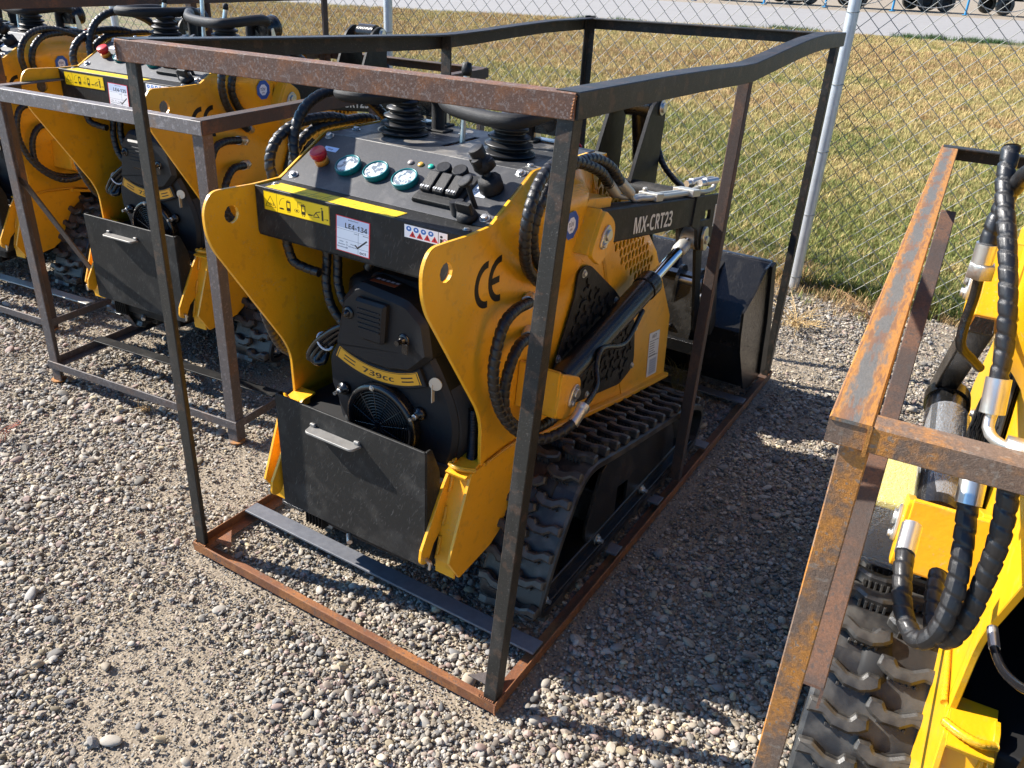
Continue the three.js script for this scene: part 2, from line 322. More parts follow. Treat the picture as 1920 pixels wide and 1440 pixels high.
const lotTag = (num) => printMat(256, 310, (x, w, h) => {
  x.fillStyle = '#d2202f'; x.fillRect(0, 0, w, h); x.fillStyle = '#f4f5f7'; x.fillRect(7, 7, w - 14, h - 14);
  x.fillStyle = '#c9d2e6'; x.fillRect(7, 7, w - 14, 92); x.fillStyle = '#4c5263'; x.font = 'bold 15px sans-serif';
  x.strokeStyle = '#5b6270'; x.lineWidth = 2; for (const y of [112, 196]) { x.beginPath(); x.moveTo(7, y); x.lineTo(w - 7, y); x.stroke(); } x.beginPath(); x.moveTo(170, 112); x.lineTo(170, h - 8); x.stroke(); x.beginPath(); x.moveTo(170, 250); x.lineTo(w - 7, 250); x.stroke();
  x.fillText('Make/Year', 92, 28); x.fillText('Lot #', 138, 132); x.fillText('Notes', 204, 132);
  x.fillText('Title', 26, 226); x.fillText('Station', 18, 250); x.fillText('Headlamps', 10, 274); x.fillText('Fluids', 112, 234); x.fillText('Stickered', 96, 256);
  for (const y of [220, 244, 268]) { x.beginPath(); x.arc(84, y, 6, 0, 7); x.stroke(); }
  x.strokeStyle = '#14161a'; x.fillStyle = '#14161a'; x.lineWidth = 7; x.lineCap = 'round'; x.font = 'bold 62px sans-serif'; x.save(); x.translate(66, 96); x.rotate(0.02); x.scale(0.76, 1); x.fillText(num, 0, 0); x.restore();
  x.lineWidth = 11; x.beginPath(); x.moveTo(150, 228); x.lineTo(166, 246); x.lineTo(232, 168); x.stroke();
  x.font = 'bold 34px sans-serif'; x.fillText('oct', 180, 292);
});
P.tag134 = lotTag('LE4-134'); P.tag135 = lotTag('LE4-135');
P.safety = printMat(360, 110, (x, w, h) => {
  x.fillStyle = '#f1f2f3'; x.fillRect(0, 0, w, h); x.fillStyle = '#c81f25';
  for (let i = 0; i < 4; i++) { x.fillStyle = '#2c6fbd'; x.beginPath(); x.arc(38 + i * 62, 32, 22, 0, 7); x.fill(); x.fillStyle = '#e7eefb'; x.beginPath(); x.arc(38 + i * 62, 30, 9, 0, 7); x.fill(); x.fillStyle = '#d0212b'; x.beginPath(); x.moveTo(70 + i * 62, 46); x.lineTo(42 + i * 62, 98); x.lineTo(98 + i * 62, 98); x.fill(); x.fillStyle = '#2a0508'; x.fillRect(66 + i * 62, 66, 8, 22); }
  x.fillStyle = '#222'; x.fillRect(284, 0, 4, h); x.fillRect(300, 54, 22, 44); x.beginPath(); x.arc(311, 36, 11, 0, 7); x.fill(); x.strokeStyle = '#c81f25'; x.lineWidth = 6; x.beginPath(); x.arc(341, 66, 15, 0, 7); x.stroke();
});
P.db = printMat(128, 150, (x, w, h) => { x.fillStyle = '#dfe5ee'; x.fillRect(0, 0, w, h); x.fillStyle = '#28303c'; x.font = '62px sans-serif'; x.fillText('95', 20, 120); x.font = '24px sans-serif'; x.fillText('dB', 92, 122); x.fillStyle = '#7b869a'; x.fillRect(56, 20, 14, 30); });
P.name = printMat(128, 48, (x, w, h) => { x.fillStyle = '#c7d6f2'; x.fillRect(0, 0, w, h); x.fillStyle = '#33405c'; x.font = 'bold 24px sans-serif'; x.fillText('Stop', 36, 32); });
P.model = printMat(640, 150, (x, w, h) => { x.fillStyle = '#d9d9d6'; x.font = 'bold 138px sans-serif'; x.save(); x.translate(14, 124); x.scale(0.86, 1); x.fillText('MX-CRT23', 0, 0); x.restore(); }, { roughness: 0.4, transparent: true, alphaTest: 0.4 });
P.badge = (() => printMat(512, 512, (x, w, h) => { // used only through its own uv
  x.fillStyle = '#d99a1e'; x.fillRect(0, 0, w, 128); x.strokeStyle = '#161616'; x.lineWidth = 5; x.strokeRect(8, 8, w - 16, 112); x.fillStyle = '#141414'; x.font = 'bold 74px sans-serif'; x.save(); x.translate(160, 92); x.fillText('739cc', 0, 0); x.restore();
  for (const a of [44, 400]) { x.fillRect(a, 40, 72, 13); x.fillRect(a, 76, 72, 13); }
}))();
P.tuv = printMat(256, 256, (x, w, h) => {
  const oct = (r) => { x.beginPath(); for (let i = 0; i < 8; i++) { const a = Math.PI / 8 + i * Math.PI / 4; x[i ? 'lineTo' : 'moveTo'](128 + r * Math.cos(a), 128 + r * Math.sin(a)); } x.closePath(); x.fill(); };
  x.fillStyle = '#dfe6f2'; x.fillRect(0, 0, w, h); x.fillStyle = '#2556a8'; oct(128); x.fillStyle = '#dfe6f2'; oct(74); x.fillStyle = '#2a3b66'; x.font = 'bold 50px sans-serif'; x.fillText('TÜV', 74, 138); x.font = 'bold 24px sans-serif'; x.fillText('SÜD', 102, 172);
});
P.agt = printMat(160, 330, (x, w, h) => {
  x.fillStyle = '#d8d8d4'; x.fillRect(0, 0, w, h); x.fillStyle = '#20242b'; x.font = 'bold 38px sans-serif'; x.fillText('⌀ AGT', 16, 44); x.fillRect(8, 62, 144, 4); for (let i = 0; i < 6; i++) x.fillRect(14, 80 + i * 18, 60 + 60 * hash(i, 3, 1), 5); x.fillRect(8, 176, 144, 4); x.fillStyle = '#aeb2ba'; x.fillRect(30, 200, 110, 120); x.fillStyle = '#8f949e'; for (let i = 0; i < 6; i++) x.fillRect(40, 210 + i * 18, 90, 6);
});
P.armTag = printMat(64, 96, (x, w, h) => { x.fillStyle = '#e6e6e2'; x.fillRect(0, 0, w, h); x.fillStyle = '#30343a'; x.font = 'bold 40px sans-serif'; x.strokeRect(6, 6, w - 12, h - 12); x.fillText('R', 18, 62); });
P.engineTag = printMat(200, 50, (x, w, h) => { x.fillStyle = '#20242c'; x.fillRect(0, 0, w, h); x.fillStyle = '#a04a22'; x.fillRect(0, 26, w, 24); x.fillStyle = '#c8ccd8'; for (let i = 0; i < 5; i++) x.fillRect(10 + i * 38, 5, 26, 14); });
// ---------- ground ----------
const gravelMap = tex(1024, (u, v) => {
  const a = fbm(u, v, 6, 301, 4), b = fbm(u, v, 60, 303, 3), c = vn(u, v, 240, 305);
  return mix3([0.14, 0.112, 0.08], [0.36, 0.30, 0.22], clamp(0.25 * a + 0.5 * b + 0.35 * c - 0.05));
}, 1.2);
const ground = part('gravel_ground', (() => {
  const xs = [], zs = []; for (let x = -5; x <= 4.6; x += 0.1) xs.push(x); for (let z = -4; z <= 2; z += 0.1) zs.push(z);
  const X = [-300, -60, -15, ...xs, 12, 60, 300], Z = [-400, -100, -40, -12, ...zs, 10, 60, 200], pos = [], idx = [];
  for (const z of Z) for (const x of X) pos.push(x, -0.012 + (Math.abs(x) < 4.5 && z > -3.4 && z < 2 ? 0.012 * (fbm((x + 8) / 16, (z + 8) / 16, 24, 5, 3) - 0.5) : 0), z);
  for (let j = 0; j + 1 < Z.length; j++) for (let i = 0; i + 1 < X.length; i++) { const k = j * X.length + i, w = X.length; idx.push(k, k + w, k + 1, k + 1, k + w, k + w + 1); }
  const g = new THREE.BufferGeometry(); g.setAttribute('position', new THREE.Float32BufferAttribute(pos, 3)); g.setIndex(idx); g.computeVertexNormals(); return g;
})(), std({ map: gravelMap, roughness: 0.95, bumpMap: tex(512, (u, v) => 0.6 * fbm(u, v, 40, 311, 3) + 0.4 * vn(u, v, 170, 313), 1.2, false), bumpScale: 0.006 }));
tag(ground, null, null, null, 'structure');
function pebbleGeo(k, detail, round) {
  let g = new THREE.IcosahedronGeometry(1, detail); g = prep(g); const p = g.attributes.position;
  const ax = rr(0.9, 1.45), ay = rr(0.42, 0.68), az = rr(0.7, 1.05), cuts = [];
  for (let i = 0; i < (round ? 6 : 9); i++) cuts.push([V(rr(-1, 1), rr(-1, 1), rr(-1, 1)).normalize(), round ? rr(0.62, 0.88) : rr(0.55, 0.82)]);
  const q = V(0, 0, 0), key = new Map();
  for (let i = 0; i < p.count; i++) {
    q.fromBufferAttribute(p, i); const id = q.toArray().map((t) => t.toFixed(3)).join();
    for (const [n, d] of cuts) { const e = q.dot(n) - d; if (e > 0) q.addScaledVector(n, -e * (round ? 0.85 : 0.97)); }
    const w = 1 + 0.1 * (hash(Math.round(q.x * 7), Math.round(q.y * 7) * 31 + Math.round(q.z * 7), k) - 0.5) * 0;
    q.multiplyScalar(w); q.set(q.x * ax, q.y * ay, q.z * az); p.setXYZ(i, q.x, q.y, q.z);
    if (!key.has(id)) key.set(id, V(0, 0, 0));
  }
  g.computeVertexNormals();
  if (round) { // shared smooth normals
    const src = prep(new THREE.IcosahedronGeometry(1, detail)).attributes.position, N = g.attributes.normal, acc = new Map(), ids = [];
    for (let i = 0; i < p.count; i++) { const id = [src.getX(i), src.getY(i), src.getZ(i)].map((t) => t.toFixed(3)).join(); ids.push(id); if (!acc.has(id)) acc.set(id, V(0, 0, 0)); acc.get(id).add(V(N.getX(i), N.getY(i), N.getZ(i))); }
    for (let i = 0; i < p.count; i++) { const n = acc.get(ids[i]).clone().normalize(); N.setXYZ(i, n.x, n.y, n.z); }
  }
  boxUV(g); g.userData.ready = true; return g;
}
const pebbleGeos = [0, 1, 2, 3, 4, 5, 6, 7, 8, 9].map((k) => pebbleGeo(k, 1, k % 2 === 0));
const stonePalette = [[0.50, 0.42, 0.31], [0.44, 0.405, 0.345], [0.36, 0.335, 0.30], [0.63, 0.555, 0.44], [0.45, 0.33, 0.275], [0.29, 0.28, 0.265], [0.20, 0.185, 0.165], [0.53, 0.435, 0.28], [0.47, 0.425, 0.35], [0.39, 0.32, 0.25], [0.57, 0.515, 0.43], [0.52, 0.45, 0.35], [0.42, 0.37, 0.30]];
const stoneTex = tex(256, (u, v) => { const q = 0.5 * fbm(u, v, 8, 401, 4) + 0.5 * vn(u, v, 60, 403); return 0.68 + 0.55 * q - 0.12; }, 0.9);
const stoneMat = std({ color: 0xffffff, map: stoneTex, roughness: 0.85 });
const stoneMats = stonePalette.map((c) => std({ color: new THREE.Color(...c.map((t) => t * 0.82)), map: (() => { const t = stoneTex.clone(); t.repeat.set(30, 30); return t; })(), roughness: 0.82 }));
{
  const list = pebbleGeos.map(() => []), col = pebbleGeos.map(() => []);
  const o = new THREE.Object3D(), N = 1150000; const big = [];
  const cx = 1.84, cz = 1.26;
  camera.updateMatrixWorld(true); camera.aspect = 4 / 3; camera.updateProjectionMatrix(); const pv = V(0, 0, 0);
  const inView = (x, z) => { pv.set(x, 0, z).applyMatrix4(camera.matrixWorldInverse); if (pv.z > -0.2) return false; const k = -pv.z * Math.tan(49.35 * Math.PI / 360); return Math.abs(pv.y) < k * 1.12 && Math.abs(pv.x) < k * 1.333 * 1.12; };
  const onRail = (x, z) => (Math.abs(z) < 0.05 && x > -0.03 && x < 1.13) || (z < 0.03 && z > -2.36 && (Math.abs(x - 1.1) < 0.045 || Math.abs(x) < 0.045));
  for (let i = 0; i < N; i++) {
    const x = rr(-4.6, 4.2), z = -3.95 + 5.4 * Math.pow(rnd(), 0.95);
    const d = Math.hypot(x - cx, z - cz);
    if (!inView(x, z)) { if (rnd() > 0.12) continue; }
    if (z < -3.45 && rnd() < (z + 3.45) / -0.45) continue;
    if (d > 3.2 && rnd() < 0.35) continue;
    const patch = fbm((x + 10) / 20, (z + 10) / 20, 18, 411, 3) - 0.12 * Math.exp(-((x - 0.55) ** 2 / 0.12 + (z - 0.52) ** 2 / 0.05)) - 0.05 * Math.exp(-((x - 0.0) ** 2 / 0.3 + (z - 0.3) ** 2 / 0.05));
    let s = 0.0031 * Math.exp(0.52 * (rnd() + rnd() + rnd() - 1.5) * 2) * (0.85 + 0.6 * patch);
    if (rnd() < 0.035) s *= 1.9;
    s = Math.min(s, 0.020); if (s > 0.0045 && onRail(x, z)) continue;
    if (patch < 0.36 && rnd() < 0.75) s *= 0.42; else if (patch < 0.46 && rnd() < 0.5) s *= 0.55; else if (rnd() < 0.2) s *= 0.6;
    o.position.set(x, -0.010 + s * rr(-0.1, 0.55) + 0.008 * rnd() * rnd(), z);
    o.rotation.set(rr(-0.5, 0.5), rr(0, 6.283), rr(-0.5, 0.5)); o.scale.setScalar(s); o.updateMatrix();
    const k = (rnd() * pebbleGeos.length) | 0; let c = stonePalette[(rnd() * stonePalette.length) | 0];
    const b = rnd() < 0.22 ? rr(0.28, 0.55) : rr(0.55, 1.0);
    if (s > 0.0115 && d < 2.6) { big.push({ s: s / d, m: o.matrix.clone(), k, p: (rnd() * stonePalette.length) | 0, c, b }); continue; }
    list[k].push(o.matrix.clone()); col[k].push([c[0] * b, c[1] * b, c[2] * b]);
  }
  big.sort((a, b) => b.s - a.s);
  big.forEach((e, i) => {
    if (i < 300) { const m = new THREE.Mesh(pebbleGeos[e.k], stoneMats[e.p]); m.name = numbered('stone'); m.applyMatrix4(e.m); m.castShadow = m.receiveShadow = true; ground.add(m); }
    else { list[e.k].push(e.m); col[e.k].push(e.c.map((t) => t * e.b)); }
  });
  pebbleGeos.forEach((g, k) => {
    const im = new THREE.InstancedMesh(g, stoneMat, list[k].length); im.name = numbered('gravel');
    list[k].forEach((m, i) => { im.setMatrixAt(i, m); im.setColorAt(i, new THREE.Color(...col[k][i])); });
    im.castShadow = im.receiveShadow = true; im.userData.kind = 'stuff'; ground.add(im);
  });
}
// grass verge, road, far lot
const poly = (pts, y) => { const g = new THREE.ShapeGeometry(shapeOf(pts.map(([x, z]) => [x, -z]))); g.rotateX(-Math.PI / 2); return T(g, 0, y, 0); };
const roadNear = (x) => -24.72 - (x + 9.64) * 0.654, roadFar = (x) => -46.6 - (x + 8) * 0.654;
const soil = tex(512, (u, v) => { const a = fbm(u, v, 8, 501, 5), b = fbm(u, v, 60, 503, 3); return mix3(mix3([0.20, 0.155, 0.085], [0.115, 0.125, 0.035], sst(0.42, 0.6, a)), [0.33, 0.27, 0.15], 0.7 * sst(0.5, 0.7, b)); }, 0.5);
const verge = part('grass_verge', poly([[-60, -3.72], [-4, -3.74], [0, -3.7], [6, -3.66], [60, -3.7], [60, roadNear(60)], [-33, roadNear(-33)], [-60, -9]], -0.004), std({ map: soil, roughness: 1, bumpMap: gritBump, bumpScale: 0.01 }));
tag(verge, null, null, null, 'structure');
const road = part('road', poly([[-90, roadNear(-90)], [70, roadNear(70)], [70, roadFar(70)], [-90, roadFar(-90)]], 0.0), std({ map: tex(512, (u, v) => { const q = fbm(u, v, 40, 511, 3), w = fbm(u, v, 4, 513, 4); return mix3([0.215, 0.205, 0.195], [0.285, 0.275, 0.26], 0.6 * q + 0.4 * w); }, 0.4), roughness: 0.9 }));
tag(road, null, null, null, 'structure');
{
  const blade = (lean, h, w) => { // bent three-part blade as a thin strip
    const pos = [], q = (a, b, c, d) => pos.push(...a, ...b, ...c, ...b, ...d, ...c);
    const L = [[-w, 0, 0], [w, 0, 0], [-w * 0.8, h * 0.5, lean * 0.35], [w * 0.8, h * 0.5, lean * 0.35], [-w * 0.45, h * 0.85, lean * 0.75], [w * 0.45, h * 0.85, lean * 0.75], [0, h, lean * 1.1]];
    q(L[0], L[1], L[2], L[3]); q(L[2], L[3], L[4], L[5]); pos.push(...L[4], ...L[5], ...L[6]);
    const g = new THREE.BufferGeometry(); g.setAttribute('position', new THREE.Float32BufferAttribute(pos, 3)); g.computeVertexNormals(); return g;
  };
  const tuft = (n, h, spread) => { const gs = []; for (let i = 0; i < n; i++) { const g = blade(rr(0.01, 0.06) * h / 0.08, h * rr(0.5, 1.1), rr(0.0014, 0.003)); g.rotateY(rr(0, 6.28)); T(g, rr(-spread, spread), 0, rr(-spread, spread)); gs.push(prep(g)); } const g = mergeGeometries(gs); g.userData.ready = true; return g; };
  const tufts = [tuft(16, 0.075, 0.05), tuft(18, 0.065, 0.06), tuft(14, 0.09, 0.05), tuft(16, 0.055, 0.065)];
  const mat = std({ color: 0xffffff, roughness: 0.8, side: THREE.DoubleSide });
  const L = tufts.map(() => []), C = tufts.map(() => []), o = new THREE.Object3D();
  const put = (x, z, s, col, sy = 1) => { o.position.set(x, -0.004, z); o.rotation.set(rr(-0.15, 0.15), rr(0, 6.28), rr(-0.15, 0.15)); o.scale.set(s, s * sy, s); o.updateMatrix(); const k = (rnd() * tufts.length) | 0; L[k].push(o.matrix.clone()); C[k].push(col); };
  const straw = [0.52, 0.39, 0.16], tan = [0.42, 0.27, 0.115], gr = [0.175, 0.20, 0.042], dk = [0.075, 0.125, 0.02], yel = [0.36, 0.315, 0.10];
  for (let i = 0; i < 130000; i++) {
    const t = Math.pow(rnd(), 1.7), z = -3.7 - 24 * t, zz = -z, w = 2.2 + 0.62 * zz;
    const x = 1.84 - 0.59 * (zz + 1.26) + rr(-1, 1) * w;
    if (z < roadNear(x) + 0.2) continue;
    const a = fbm((x + 64) / 128, (z + 64) / 128, 60, 521, 4), b = fbm((x + 64) / 128, (z + 64) / 128, 260, 523, 3);
    const dry = sst(4.5, 13, zz) * 0.34 + a * 0.62 + (b - 0.5) * 0.45 + 0.13 + rr(-0.13, 0.13);
    const near = sst(0.9, 0.1, zz - 3.7) * sst(0.3, 1.4, x + 0.2);
    let c = dry < 0.52 - 0.25 * (1 - near) * 0 ? gr : dry < 0.66 ? yel : dry < 0.82 ? straw : tan;
    if (near > 0.35 && rnd() < near) c = rnd() < 0.45 ? dk : gr;
    if (rnd() < 0.28) c = rnd() < 0.5 ? straw : yel;
    if (zz < 4.05 && x < 0.9 && rnd() < 0.75) { if (rnd() < 0.55) continue; c = tan; }
    const k = rr(0.7, 1.2);
    put(x, z, rr(0.7, 1.15) * (1 + zz * 0.035) * (0.75 + 0.3 * a), c.map((q) => q * k), near > 0.4 ? 1.25 : 0.9);
  }
  for (let i = 0; i < 2600; i++) { const x = rr(-6, 4.2), z = -3.72 + Math.abs(rr(-1, 1) * rr(0, 1)) * 0.55 * fbm((x + 8) / 16, 0.3, 30, 531, 3) * 1.6; const c = rnd() < 0.7 ? [0.40, 0.28, 0.13] : x > 0.9 && rnd() < 0.6 ? gr : [0.30, 0.19, 0.09]; const k = rr(0.7, 1.2); put(x, z, rr(0.4, 0.85), c.map((q) => q * k)); }
  for (let i = 0; i < 14; i++) { const x0 = rr(-14, 3), z0 = roadNear(x0) + rr(0.4, 1.4); for (let j = 0; j < 60; j++) put(x0 + rr(-0.6, 0.6) * rnd(), z0 + rr(-0.5, 0.5) * rnd(), rr(1, 2.6), [0.05 * rr(0.7, 1.4), 0.10 * rr(0.7, 1.3), 0.025]); }
  const grass = new THREE.Group(); grass.name = 'grass'; grass.userData.kind = 'stuff'; tag(grass, 'patchy green and straw coloured grass behind the chain link fence', 'grass'); scene.add(grass);
  tufts.forEach((g, k) => { const im = new THREE.InstancedMesh(g, mat, L[k].length); im.name = numbered('tuft'); L[k].forEach((m, i) => { im.setMatrixAt(i, m); im.setColorAt(i, new THREE.Color(...C[k][i])); }); im.userData.kind = 'stuff'; im.castShadow = im.receiveShadow = true; grass.add(im); });
  // single dry weeds standing in the gravel
  const weed = (name, label, x, z, n, h, spread, cols, thick = 0.0012) => {
    const g = thing(name, label, 'weed', [x, -0.01, z]), st = [], lf = [];
    for (let i = 0; i < n; i++) {
      const a = rr(0, 6.28), r = spread * rr(0.2, 1), hh = h * rr(0.5, 1), bx = rr(-0.02, 0.02), bz = rr(-0.02, 0.02);
      const pts = [[bx, 0, bz], [bx + Math.cos(a) * r * 0.3, hh * 0.6, bz + Math.sin(a) * r * 0.3], [bx + Math.cos(a) * r, hh, bz + Math.sin(a) * r]];
      st.push(tube(pts, thick, 0.02, 5));
      for (let j = 0; j < 5; j++) { const t = rr(0.35, 1), p = V(lerp(bx, pts[2][0], t), hh * t, lerp(bz, pts[2][2], t)); const b = blade(0.01, rr(0.012, 0.03), 0.0016); b.rotateX(rr(-1.2, 1.2)); b.rotateY(rr(0, 6.28)); lf.push(T(b, p.x, p.y, p.z)); }
    }
    part('stem', st, std({ color: new THREE.Color(...cols[0]), roughness: 0.9 }), g).userData.kind = 'stuff'; part('leaf', lf, std({ color: new THREE.Color(...cols[1]), roughness: 0.9, side: THREE.DoubleSide }), g).userData.kind = 'stuff';
  };
  weed('dry_weed', 'straw coloured dried weed clump in the gravel beside the loader bucket', 1.02, -3.05, 46, 0.11, 0.28, [[0.45, 0.31, 0.14], [0.5, 0.36, 0.16]]);
  weed('dry_weed', 'brown dried weed clump at the foot of the fence by the green grass', 1.33, -3.4, 46, 0.12, 0.28, [[0.30, 0.17, 0.08], [0.42, 0.26, 0.12]]);
  weed('dry_weed', 'small pale dried weed against the fence post base', 0.72, -3.4, 26, 0.09, 0.16, [[0.42, 0.28, 0.13], [0.48, 0.33, 0.15]]);
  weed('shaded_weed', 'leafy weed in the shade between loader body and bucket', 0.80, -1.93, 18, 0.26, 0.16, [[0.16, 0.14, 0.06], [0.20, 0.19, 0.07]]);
  weed('red_weed', 'thin reddish weed in the sunny gravel at the left edge', -1.07, -0.02, 7, 0.13, 0.10, [[0.42, 0.16, 0.10], [0.45, 0.17, 0.11]], 0.0014);
  weed('dry_weed', 'tiny dry sprig beside the low rail of the left crate', -0.83, -0.47, 9, 0.045, 0.06, [[0.38, 0.26, 0.13], [0.42, 0.3, 0.15]]);
}
// ---------- chain link fence ----------
{
  const f = thing('chain_link_fence', 'galvanised chain link fence with round steel posts behind the machines', 'fence', [0, 0, 0]);
  for (const x of [-8.3, -5.25, -2.2, 0.85, 3.9]) {
    const p = part('post', [rod([x, -0.1, -3.62], [x, 1.88, -3.62], 0.0305, 0.0305, 24)], M.galv, f);
    for (const y of [0.08, 0.45, 0.8, 1.15, 1.5]) part('tie', new THREE.TorusGeometry(0.0325, 0.0018, 6, 24).rotateX(Math.PI / 2 + 0.1).translate(x, y, -3.617), M.wire, p);
  }
  part('top_rail', rod([-8.4, 1.9, -3.62], [4, 1.9, -3.62], 0.021), M.galv, f);
  const h = 0.049, per = 0.098, pts = []; const r = 0.0019;
  for (let k = 0, y = 0.005; y < 1.9; k++, y += per / 2) { const s = k % 2; for (const e of [-0.28, -0.09, 0.09, 0.28]) { const t = (s ? -1 : 1) * (Math.abs(e) < 0.1 ? 0.97 : 0.80); pts.push([t * h * 0.54, y + e * per * 0.16, (s ? -1 : 1) * (Math.abs(e) < 0.1 ? 0.0 : Math.sign(e) * 0.0018)]); } }
  const poly2 = (P) => { const pos = [], idx = [], R = 5; P.forEach((p, i) => { const a = v3(P[Math.max(0, i - 1)]), b = v3(P[Math.min(P.length - 1, i + 1)]), d = b.sub(a).normalize(), N = V(0, 0, 1).addScaledVector(d, -d.z).normalize(), B = d.clone().cross(N); for (let j = 0; j < R; j++) { const q = j / R * 6.2832; pos.push(p[0] + (N.x * Math.cos(q) + B.x * Math.sin(q)) * r, p[1] + (N.y * Math.cos(q) + B.y * Math.sin(q)) * r, p[2] + (N.z * Math.cos(q) + B.z * Math.sin(q)) * r); if (i + 1 < P.length) { const k = i * R + j, m = i * R + (j + 1) % R; idx.push(k, m, k + R, m, m + R, k + R); } } }); const g = new THREE.BufferGeometry(); g.setAttribute('position', new THREE.Float32BufferAttribute(pos, 3)); g.setIndex(idx); g.computeVertexNormals(); return g; };
  const A = prep(poly2(pts)), B = prep(poly2(pts.map(([x, y, z]) => [-x, y, -z])));
  let i = 0; for (let x = -8.3; x < 3.9; x += h, i++) { const m = new THREE.Mesh(i % 2 ? B : A, M.wire); m.name = 'wire'; m.position.set(x, 0, -3.657); m.castShadow = m.receiveShadow = true; f.add(m); }
}
// ---------- crates ----------
const gussetY = (pts, y, mat, par) => part('gusset', plateY(pts, y, 0.004), mat, par);
{
  const c = thing('steel_crate', 'open steel shipping frame with a bowed black top around the centre loader', 'crate');
  const W = 1.1, L = 2.331, H = 1.456, i = 0.007;
  const LB = (n, P, a, b, m, w, t, wb) => part(n, lbar(P, a, b, w, t, wb), m, c);
  LB('bottom_rail', [[0, 0, 0], [W - 0.004, 0, 0]], [0, 0, -1], [0, 1, 0], M.rustDeep, 0.042, 0.004, 0.033);
  LB('bottom_rail', [[W, 0.002, -0.002], [W, 0.002, -L]], [-1, 0, 0], [0, 1, 0], M.rustDeep, 0.042, 0.004, 0.033);
  LB('bottom_rail', [[0, 0.002, -0.005], [0, 0.002, -L]], [1, 0, 0], [0, 1, 0], M.rustDeep, 0.042, 0.004, 0.033);
  LB('bottom_rail', [[0.005, 0.004, -L], [W - 0.005, 0.004, -L]], [0, 0, 1], [0, 1, 0], M.rustDark, 0.042, 0.004, 0.033);
  const post = (P, a, b, m, w = 0.048) => LB('post', P, a, b, m, w, 0.005);
  post([[i, 0.006, -i], [0.008, H - 0.006, -i - 0.002]], [1, 0, 0], [0, 0, -1], M.blackSteel, 0.038);
  post([[W - i, 0.006, -i], [1.113, H - 0.006, -0.142]], [-1, 0, 0], [0, 0, -1], M.blackSteel, 0.036);
  post([[W - i, 0.006, -L + i], [W - i, H - 0.006, -L + i]], [-1, 0, 0], [0, 0, 1], M.blackSteel, 0.036);
  post([[i, 0.006, -L + i], [i, H - 0.006, -L + i]], [1, 0, 0], [0, 0, 1], M.blackSteel, 0.036);
  post([[W - 0.008, 0.036, -1.205], [1.103, 1.428, -1.205]], [0, 0, -1], [-1, 0, 0], M.rustDark, 0.034);
  post([[0.008, 0.036, -1.235], [0.005, 1.412, -1.235]], [0, 0, -1], [1, 0, 0], M.blackSteel, 0.042);
  LB('top_rail', [[-0.002, H, 0.004], [1.113, H, -0.133]], [0, 0, -1], [0, -1, 0], M.rustBrown, 0.04, 0.005, 0.048);
  LB('top_rail', [[1.119, H + 0.002, -0.139], [1.114, 1.452, -0.56], [1.112, 1.445, -0.87], [1.11, 1.437, -1.1], [1.11, 1.436, -1.22], [1.11, 1.443, -1.33], [1.11, 1.462, -1.6], [1.11, 1.474, -1.8], [1.108, 1.479, -2.0], [1.104, 1.472, -L]], [-1, 0, 0], [0, -1, 0], M.blackSteel, 0.05, 0.005, 0.05);
  LB('top_rail', [[-0.006, H + 0.002, -0.003], [-0.003, 1.442, -0.45], [0, 1.428, -0.9], [0, 1.420, -1.15], [0, 1.419, -1.26], [0, 1.424, -1.45], [0, 1.434, -1.7], [0, 1.442, -1.95], [0, 1.443, -L]], [1, 0, 0], [0, -1, 0], M.blackSteel, 0.05, 0.005, 0.05);
  LB('top_rail', [[0.003, 1.441, -L - 0.003], [1.10, 1.468, -L - 0.003]], [0, 0, 1], [0, -1, 0], M.blackSteel, 0.05, 0.005, 0.045);
  for (const [z, w] of [[-0.222, 0.052], [-0.72, 0.05], [-1.05, 0.05], [-1.5, 0.05], [-1.95, 0.05]]) part('cross_member', box(W / 2, 0.036, z, W - 0.018, 0.008, w, 0.002), M.barPaint, c);
  for (const [a, b] of [[[1.108, 1.412, -0.1345], [1.113, 1.452, -0.1355]], [[0.001, 1.41, 0.002], [0.0, 1.45, 0.003]], [[1.0985, 0.002, -0.001], [1.0985, 0.034, -0.001]], [[0.02, 0.034, -0.004], [0.05, 0.034, -0.004]], [[1.05, 0.034, -0.004], [1.09, 0.034, -0.004]]]) part('weld_bead', sweep([a, a.map((q, k) => (q + b[k]) / 2 + (k === 2 ? 0.001 : 0)), b], (s) => 0.0038 * (0.75 + 0.25 * Math.cos(s * 1100)), 0.0015, 7), M.rustDeep, c);
  gussetY([[0.045, -0.045], [0.045, -0.11], [0.115, -0.045]], 0.03, M.rustDeep, c);
  gussetY([[W - 0.046, -0.046], [W - 0.046, -0.115], [W - 0.115, -0.046]], 0.03, M.mill, c);
}
